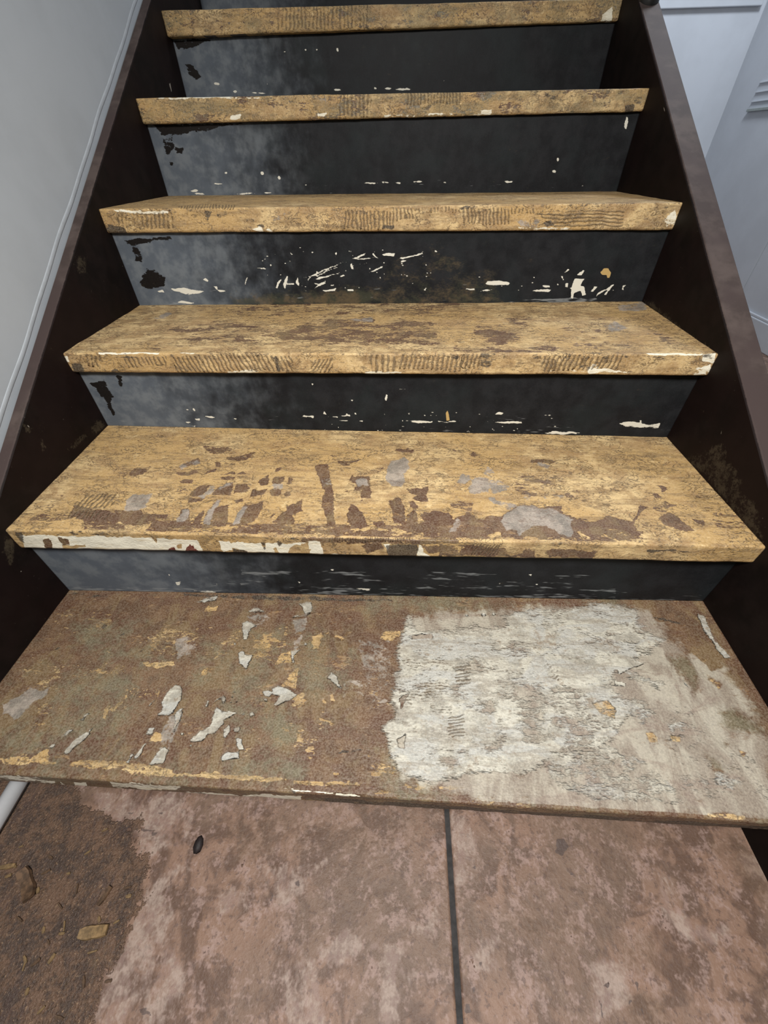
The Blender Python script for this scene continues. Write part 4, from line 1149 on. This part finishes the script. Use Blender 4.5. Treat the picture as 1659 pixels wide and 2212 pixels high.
o, p = make_stringer(-1, -0.54, -0.5616, 0.6135, 0.1842, 0.055, 2.05)
for s, lv in [([(50, 918), (60, 914), (70, 928), (62, 935)], -1), ([(195, 925), (215, 905), (225, 918), (205, 940)], 1.5), ([(145, 970), (180, 938), (190, 942), (160, 968)], 0), ([(88, 950), (98, 968), (92, 968)], 0), ([(10, 1160), (30, 1170), (25, 1220), (8, 1200)], 1), ([(170, 560), (188, 555), (185, 590), (172, 588)], -1)]:
    p.add('dust_field', s, lv)
rr = random.Random(9)
for _ in range(60):
    x = rr.uniform(40, 330); y = 1300 - (x - 40) * 3.0 + rr.uniform(-60, 60)
    p.dot('fleck_field', x, y, rr.uniform(0.6, 1.4), rr.uniform(0.6, 1.4), 1.5)
for a, b in [((53, 915), (68, 925)), ((50, 906), (56, 900)), ((236, 288), (233, 297)), ((365, 180), (372, 200))]: p.stroke('fleck_field', a, b, 2.5, 1.5, 3)
p.store(o.data)
o, p = make_stringer(1, 0.54, 0.584, 0.5955, 0.1934, -0.075, 2.05)
for s, lv in [([(1520, 1010), (1560, 1010), (1640, 1110), (1648, 1180), (1600, 1130)], 0), ([(1480, 990), (1560, 960), (1600, 1050), (1560, 1060)], -1), ([(1400, 655), (1480, 715), (1548, 762), (1500, 745), (1440, 700)], 2), ([(1390, 655), (1400, 650), (1450, 690)], 1)]:
    p.add('dust_field', s, lv)
for _ in range(90):
    p.dot('fleck_field', rr.uniform(1480, 1655), rr.uniform(900, 1450), rr.uniform(0.6, 1.6), rr.uniform(0.6, 1.6), 1.5)
for a, b in [((1432, 232), (1436, 240)), ((1482, 345), (1486, 362)), ((1648, 1412), (1656, 1418)), ((1362, 240), (1360, 262))]: p.stroke('fleck_field', a, b, 3, 2, 2)
p.store(o.data)


# dried glue drip hanging from the fourth tread, at the right end
def drip(px, py, x, w, h):
    c = hit(px, py, 0, x)
    V = []; F_ = []
    rings = 5; n = 7
    for r in range(rings):
        s = r / (rings - 1)
        rad = w * (1 - s) ** 0.8 + 0.0012
        for k in range(n):
            a = 2 * math.pi * k / n
            V.append((c[0] + rad * math.cos(a) * 1.4, c[1] + 0.012 + rad * math.sin(a) * 0.7, c[2] - h * s))
    for r in range(rings - 1):
        for k in range(n):
            F_.append((r * n + k, (r + 1) * n + k, (r + 1) * n + (k + 1) % n, r * n + (k + 1) % n))
    F_.append(tuple(range(n))); F_.append(tuple((rings - 1) * n + k for k in range(n))[::-1])
    return V, F_


V, F_ = drip(1408, 499, 0.515, 0.010, 0.020)
mesh_obj('glue_drip', V, F_, M_DRIP, TREAD_OBJ[4], True)
V, F_ = drip(1352, 250, 0.525, 0.0022, 0.020)
mesh_obj('glue_drip', V, F_, M_DRIP, TREAD_OBJ[5], True)

# round foot of the railing post on the right stringer
pc = (0.5625, 1.290)
pz = 0.1934 + 0.5955 * pc[1]


def lathe(name, prof, parent):
    V = []; F_ = []
    n = 28
    for r, z in prof:
        for k in range(n):
            a = 2 * math.pi * k / n
            V.append((pc[0] + r * math.cos(a), pc[1] + r * math.sin(a), pz + z))
    for j in range(len(prof) - 1):
        for k in range(n):
            F_.append((j * n + k, j * n + (k + 1) % n, (j + 1) * n + (k + 1) % n, (j + 1) * n + k))
    F_.append(tuple(range(n))[::-1]); F_.append(tuple((len(prof) - 1) * n + k for k in range(n)))
    return mesh_obj(name, V, F_, M_POST, parent, True)


post = lathe('railing_post', [(0.0165, 0.016), (0.0165, 0.10), (0.0165, 0.72)], stairs)
lathe('foot', [(0.0205, -0.030), (0.0215, 0.004), (0.0205, 0.012), (0.0165, 0.020)], post)
post['label'] = 'black round railing post foot'

# ------------------------------------------------------------------ floor tiles
floor = box('floor', (-1.9, -1.3, -0.05), (1.9, 3.1, -0.0035), M_GROUT)
setp(floor, 'floor of large mottled pinkish-brown stone-look tiles with dark grout', kind='structure')
TS, GAP, X0, Y0 = 0.66, 0.0075, 0.1175, 0.06
FIELDS_F = ('dirt_field', 'light_field', 'mark_field', 'stain_field')


def tile(ix, iy, detail):
    x0, x1 = X0 + ix * TS + GAP / 2, X0 + (ix + 1) * TS - GAP / 2
    y0, y1 = Y0 + iy * TS + GAP / 2, Y0 + (iy + 1) * TS - GAP / 2
    x0, x1 = max(x0, -1.9), min(x1, 1.72)
    y1 = min(y1, 2.945)
    if x1 - x0 < 0.02 or y1 - y0 < 0.02: return
    e = 0.0025
    if detail:
        xs = np.linspace(x0 + e, x1 - e, 420)
        ys = np.concatenate([np.linspace(y0 + e, -0.27, 12)[:-1], np.linspace(-0.27, y1 - e, 190)])
    else:
        xs = np.linspace(x0 + e, x1 - e, 3); ys = np.linspace(y0 + e, y1 - e, 3)
    X, Y = np.meshgrid(xs, ys)
    Z = np.zeros_like(X)
    if detail: Z = (fbm(X * 30, Y * 30, 5) - 0.5) * 0.0016 - 0.0004
    m, n = X.shape
    V = np.stack([X, Y, Z], -1).reshape(-1, 3)
    idx = np.arange(m * n).reshape(m, n)
    quads = np.stack([idx[:-1, :-1], idx[:-1, 1:], idx[1:, 1:], idx[1:, :-1]], -1).reshape(-1, 4).tolist()
    rim = list(idx[0, :]) + list(idx[1:, -1]) + list(idx[-1, -2::-1]) + list(idx[-2:0:-1, 0])
    rim = [int(k) for k in rim]
    c = np.array([(x0 + x1) / 2, (y0 + y1) / 2])
    skirt = []
    for dz in (-0.0018, -0.010):
        for k in rim:
            v = V[k].copy()
            v[0] = x0 if abs(v[0] - (x0 + e)) < 1e-6 else (x1 if abs(v[0] - (x1 - e)) < 1e-6 else v[0])
            v[1] = y0 if abs(v[1] - (y0 + e)) < 1e-6 else (y1 if abs(v[1] - (y1 - e)) < 1e-6 else v[1])
            v[2] = dz
            skirt.append(v)
    b = m * n; r = len(rim)
    for k in range(r):
        k2 = (k + 1) % r
        quads.append((rim[k2], rim[k], b + k, b + k2))
        quads.append((b + k2, b + k, b + r + k, b + r + k2))
    allv = np.concatenate([V, np.array(skirt)])
    o = mesh_obj('tile', allv, quads, M_TILE, floor, True)
    p = Paint(allv, FIELDS_F, 3.0, 77)
    if detail:
        A, B = zoom(0, 1612, 830), zoom(830, 1612, 829)
        p.add('dirt_field', [(300, 1775), (288, 1830), (322, 1875), (315, 1915), (298, 1960), (280, 2000), (268, 2035), (262, 2070), (225, 2100), (208, 2160), (190, 2260), (120, 2420), (-90, 2560), (-420, 2480), (-600, 2200), (-400, 1600), (150, 1690), (185, 1745), (240, 1765)], 10, None, 0.4)
        for s, lv in [(B((500, 740), (800, 740), (820, 800), (560, 820)), -3), (B((1020, 830), (1160, 800), (1160, 950), (1040, 960)), -1.5), (B((1500, 350), (1659, 560), (1659, 700), (1400, 420)), -1), (B((560, 320), (1250, 350), (1300, 420), (1000, 420)), -2.5), (A((1010, 340), (1659, 240), (1659, 420), (1040, 480)), -2.5), (B((0, 250), (240, 270), (200, 400), (0, 420)), -1.5), (B((1050, 1090), (1200, 1080), (1230, 1200), (1080, 1200)), -1)]:
            p.add('stain_field', s, lv + 3, None, 0.3)
        for s, lv in [(A((640, 620), (760, 500), (820, 520), (700, 640), (780, 740), (640, 860), (560, 900), (580, 780)), 3), (A((540, 880), (700, 780), (800, 1000), (700, 1199), (400, 1199), (450, 1080)), 1), (A((420, 200), (800, 220), (820, 420), (600, 460), (600, 320), (430, 300)), 1), (A((1380, 880), (1500, 780), (1560, 860), (1480, 960), (1400, 940)), 5),
                      (A((1200, 950), (1340, 900), (1400, 1199), (1250, 1199)), 2), (A((950, 640), (1060, 620), (1060, 700), (960, 710)), 1), (A((1590, 860), (1640, 840), (1640, 880)), 5), (B((0, 860), (60, 880), (60, 1190), (0, 1199)), 6), (B((60, 960), (140, 980), (100, 1020)), 4), (B((1170, 540), (1210, 560), (1260, 720), (1340, 780), (1500, 780), (1440, 860), (1320, 830), (1220, 740)), 5), (B((150, 790), (200, 770), (220, 700), (250, 740), (190, 820)), 4),
                      (B((900, 950), (1030, 930), (1060, 1100), (920, 1180)), 2), (B((290, 300), (440, 380), (400, 560), (300, 600)), 0), (B((390, 830), (480, 840), (480, 960), (400, 960)), 0), (A((1130, 530), (1400, 510), (1280, 640), (1150, 700)), 0), (B((1540, 480), (1659, 500), (1659, 560), (1600, 560)), 3)]:
            p.add('light_field', s, lv, None, 0.4)
        for s, lv in [(B((738, 410), (770, 395), (794, 430), (770, 475), (742, 460)), 4), (B((370, 525), (390, 520), (388, 540)), 4), (B((800, 545), (818, 545), (818, 565)), 3), (B((345, 1110), (370, 1115), (375, 1160), (352, 1160)), 5), (B((410, 940), (425, 940), (420, 965)), 4), (B((920, 1090), (935, 1100), (940, 1170)), 3), (B((1080, 1020), (1095, 1030), (1090, 1080)), 3), (B((1115, 1130), (1125, 1130), (1130, 1199)), 3), (B((1050, 1095), (1070, 1100), (1062, 1125)), 3),
                      (B((940, 1030), (970, 1025), (960, 1050)), 3), (A((1275, 590), (1295, 585), (1290, 610)), 4), (A((1160, 630), (1172, 640), (1180, 690)), 2), (A((600, 1140), (640, 1130), (650, 1165), (620, 1170)), 3), (A((650, 375), (690, 380), (660, 390)), 4), (A((560, 290), (580, 280), (575, 295)), 5), (A((670, 285), (700, 282), (700, 295)), 2), (A((600, 360), (680, 372), (620, 378)), 3), (B((370, 1040), (390, 1045), (385, 1060)), 3), (B((1640, 1040), (1659, 1050), (1650, 1060)), 3)]:
            p.add('mark_field', s, lv)
    p.store(o.data)


for ix in range(-4, 3):
    for iy in range(-2, 5):
        tile(ix, iy, iy == -1 and ix in (-2, -1, 0))

# ------------------------------------------------------------------ walls and trim
wl = box('wall_left', (-0.70, 0.055, 0.0), (-0.5617, 2.95, 2.5), M_WALL)
setp(wl, 'pale grey painted plaster wall along the left stringer', kind='structure')


def bead(name, x, off, half, y0, y1):
    """raised caulk bead running up the wall parallel to the stringer"""
    V = []; F_ = []
    ys = np.linspace(y0, y1, 120)
    prof = [(-half, 0.0), (-half * 0.7, 0.0005), (0, 0.0009), (half * 0.7, 0.0005), (half, 0.0)]
    for y in ys:
        c = 0.1842 + 0.6135 * y + off + 0.0012 * math.sin(y * 21) + 0.0007 * math.sin(y * 47)
        for a, b in prof: V.append((x + b, y, c + a))
    n = len(prof)
    for j in range(len(ys) - 1):
        for k in range(n - 1):
            F_.append((j * n + k, (j + 1) * n + k, (j + 1) * n + k + 1, j * n + k + 1))
    for j in range(len(ys) - 1): F_.append((j * n, j * n + n - 1, (j + 1) * n + n - 1, (j + 1) * n))
    F_.append(tuple(range(n))); F_.append(tuple((len(ys) - 1) * n + k for k in range(n))[::-1])
    return mesh_obj(name, V, F_, M_CAULK, None, True)


b = bead('trim_2', -0.5617, 0.0135, 0.0045, 0.06, 2.0)
setp(b, 'raised white caulk bead on the left wall just above the stringer', kind='structure')

# rounded white strip on the floor, lower left
V = []; F_ = []
ys = (-0.32, 0.047)
n = 14
sec = [(-0.0125, 0.0)] + [(-0.0125 * math.cos(math.pi * k / (n - 1)), 0.004 + 0.014 * math.sin(math.pi * k / (n - 1))) for k in range(n)] + [(0.0125, 0.0)]
for y, xc in ((ys[0], -0.549), (ys[1], -0.5515)):
    for a, c in sec: V.append((xc + a, y, c))
m = len(sec)
for k in range(m): F_.append((k, (k + 1) % m, m + (k + 1) % m, m + k))
F_.append(tuple(range(m))[::-1]); F_.append(tuple(range(m, 2 * m)))
tr = mesh_obj('trim_1', V, F_, M_TRIM, None, True)
setp(tr, 'white rounded trim strip on the floor at the foot of the left wall', kind='structure')

wr = box('wall_right', (1.735, 0.2, -0.01), (1.80, 2.96, 2.5), M_WALL2)
setp(wr, 'cool white panelled wall to the right of the stairs', kind='structure')
for lo, hi in ((0.2, 2.158), (2.163, 2.95)):
    box('panel', (1.725, lo, 0.0), (1.735, hi, 2.5), M_WALL2, wr, 0.0015)
wb = box('wall_back', (-0.70, 2.95, -0.01), (1.80, 3.02, 2.5), M_WALL2)
setp(wb, 'cool white wall behind the stairs', kind='structure')
t3 = box('trim_3', (0.60, 2.930, 1.196), (1.70, 2.95, 1.230), M_WALL2, None, 0.003)
setp(t3, 'thin white ledge across the back wall', kind='structure')
bb = box('baseboard_right', (1.709, 0.2, 0.0), (1.725, 2.95, 0.108), M_WALL2, None, 0.004)
setp(bb, 'white baseboard along the right wall', kind='structure')
box('cap', (1.713, 0.2, 0.108), (1.725, 2.95, 0.120), M_WALL2, bb, 0.003)

vent = bpy.data.objects.new('wall_vent', None)
col.objects.link(vent)
vent.location = (1.725, 2.56, 0.82)
setp(vent, 'slatted white vent on the right wall beside the corner', 'vent')
bp_ = box('backplate', (1.7235, 2.40, 0.828), (1.7252, 2.735, 0.965), M_WALL2)
bp_.parent = vent; bp_.matrix_parent_inverse = Matrix.Translation(-Vector(vent.location))
for k, z in enumerate((0.834, 0.866, 0.898, 0.93)):
    s = box('slat', (1.718 if k else 1.712, 2.405, z), (1.7245, 2.73, z + (0.010 if k == 0 else 0.005)), M_VENT if k == 0 else M_WALL2, None, 0.001)
    s.parent = vent; s.matrix_parent_inverse = Matrix.Translation(-Vector(vent.location))


# ------------------------------------------------------------------ debris on the floor
def chip(name, px, py, lx, ly, h, ang, mat, curl=0.0, seed=0):
    r = random.Random(seed)
    c = hit(px, py, 2, 0.0)
    n = 7
    V = []; F_ = []
    for j in range(n):
        s = j / (n - 1) * 2 - 1
        wv = ly * (0.55 + 0.45 * math.sqrt(max(0.0, 1 - s * s * 0.8))) * r.uniform(0.85, 1.1)
        up = curl * s * s
        for a, z in ((-wv, 0.0), (wv, 0.0), (wv * 0.85, h), (-wv * 0.85, h)):
            V.append((s * lx, a, z + up))
    for j in range(n - 1):
        for k in range(4):
            F_.append((j * 4 + k, (j + 1) * 4 + k, (j + 1) * 4 + (k + 1) % 4, j * 4 + (k + 1) % 4))
    F_.append((0, 1, 2, 3)); F_.append(((n - 1) * 4 + 3, (n - 1) * 4 + 2, (n - 1) * 4 + 1, (n - 1) * 4))
    o = mesh_obj(name, V, F_, mat, None, False)
    o.location = (c[0], c[1], 0.0006)
    o.rotation_euler = (0, 0, ang)
    return o


o = chip('wood_chip', 205, 2013, 0.017, 0.007, 0.004, 0.15, M_CHIP, 0.002, 1)
setp(o, 'largest pale tan wood chip lying on the dark dirty tile, lower left', 'wood chip')
o = chip('wood_chip', 62, 1912, 0.020, 0.008, 0.005, -0.75, M_CHIP2, 0.006, 2)
setp(o, 'curled dull brown wood shaving near the left edge below the white trim', 'wood shaving')
o = chip('wood_chip', 18, 1872, 0.010, 0.003, 0.003, 0.2, M_CHIP, 0.0, 3)
setp(o, 'thin pale splinter on the dark floor at the very left edge', 'wood chip')
o = chip('wood_chip', 228, 1935, 0.010, 0.0035, 0.003, 1.2, M_CHIP2, 0.002, 4)
setp(o, 'slim brown splinter beside the edge of the dark floor stain', 'wood chip')
r3 = random.Random(21)
for k in range(34):
    x, y = r3.uniform(10, 285), r3.uniform(1790, 2200)
    if x > 330 - (y - 1790) * 0.28: continue
    o = chip('wood_chip', x, y, r3.uniform(0.0025, 0.0055), r3.uniform(0.001, 0.002), r3.uniform(0.001, 0.002), r3.uniform(0, 3.1), r3.choice([M_CHIP, M_CHIP2]), 0.0, 100 + k)
    setp(o, 'tiny wood crumb scattered in the dark dirt, lower left floor', 'wood chip', 'wood crumbs in the dirt on the floor')


def pebble(px, py, r, label):
    c = hit(px, py, 2, 0.0)
    V = []; F_ = []
    rr_ = random.Random(int(px))
    n, m = 9, 5
    for j in range(m):
        a = (j / (m - 1)) * math.pi / 2
        for k in range(n):
            b_ = 2 * math.pi * k / n
            q = r * math.cos(a) * rr_.uniform(0.85, 1.1) + 0.0002
            V.append((q * math.cos(b_) * 0.8, q * math.sin(b_) * 1.3, r * 0.6 * math.sin(a)))
    for j in range(m - 1):
        for k in range(n):
            F_.append((j * n + k, j * n + (k + 1) % n, (j + 1) * n + (k + 1) % n, (j + 1) * n + k))
    F_.append(tuple(range(n))[::-1]); F_.append(tuple((m - 1) * n + k for k in range(n)))
    o = mesh_obj('dark_pebble', V, F_, M_PEB, None, True)
    o.location = (c[0], c[1], 0.0)
    setp(o, label, 'pebble')


pebble(429, 1824, 0.0085, 'small black pebble on the pale tile below the bottom tread')
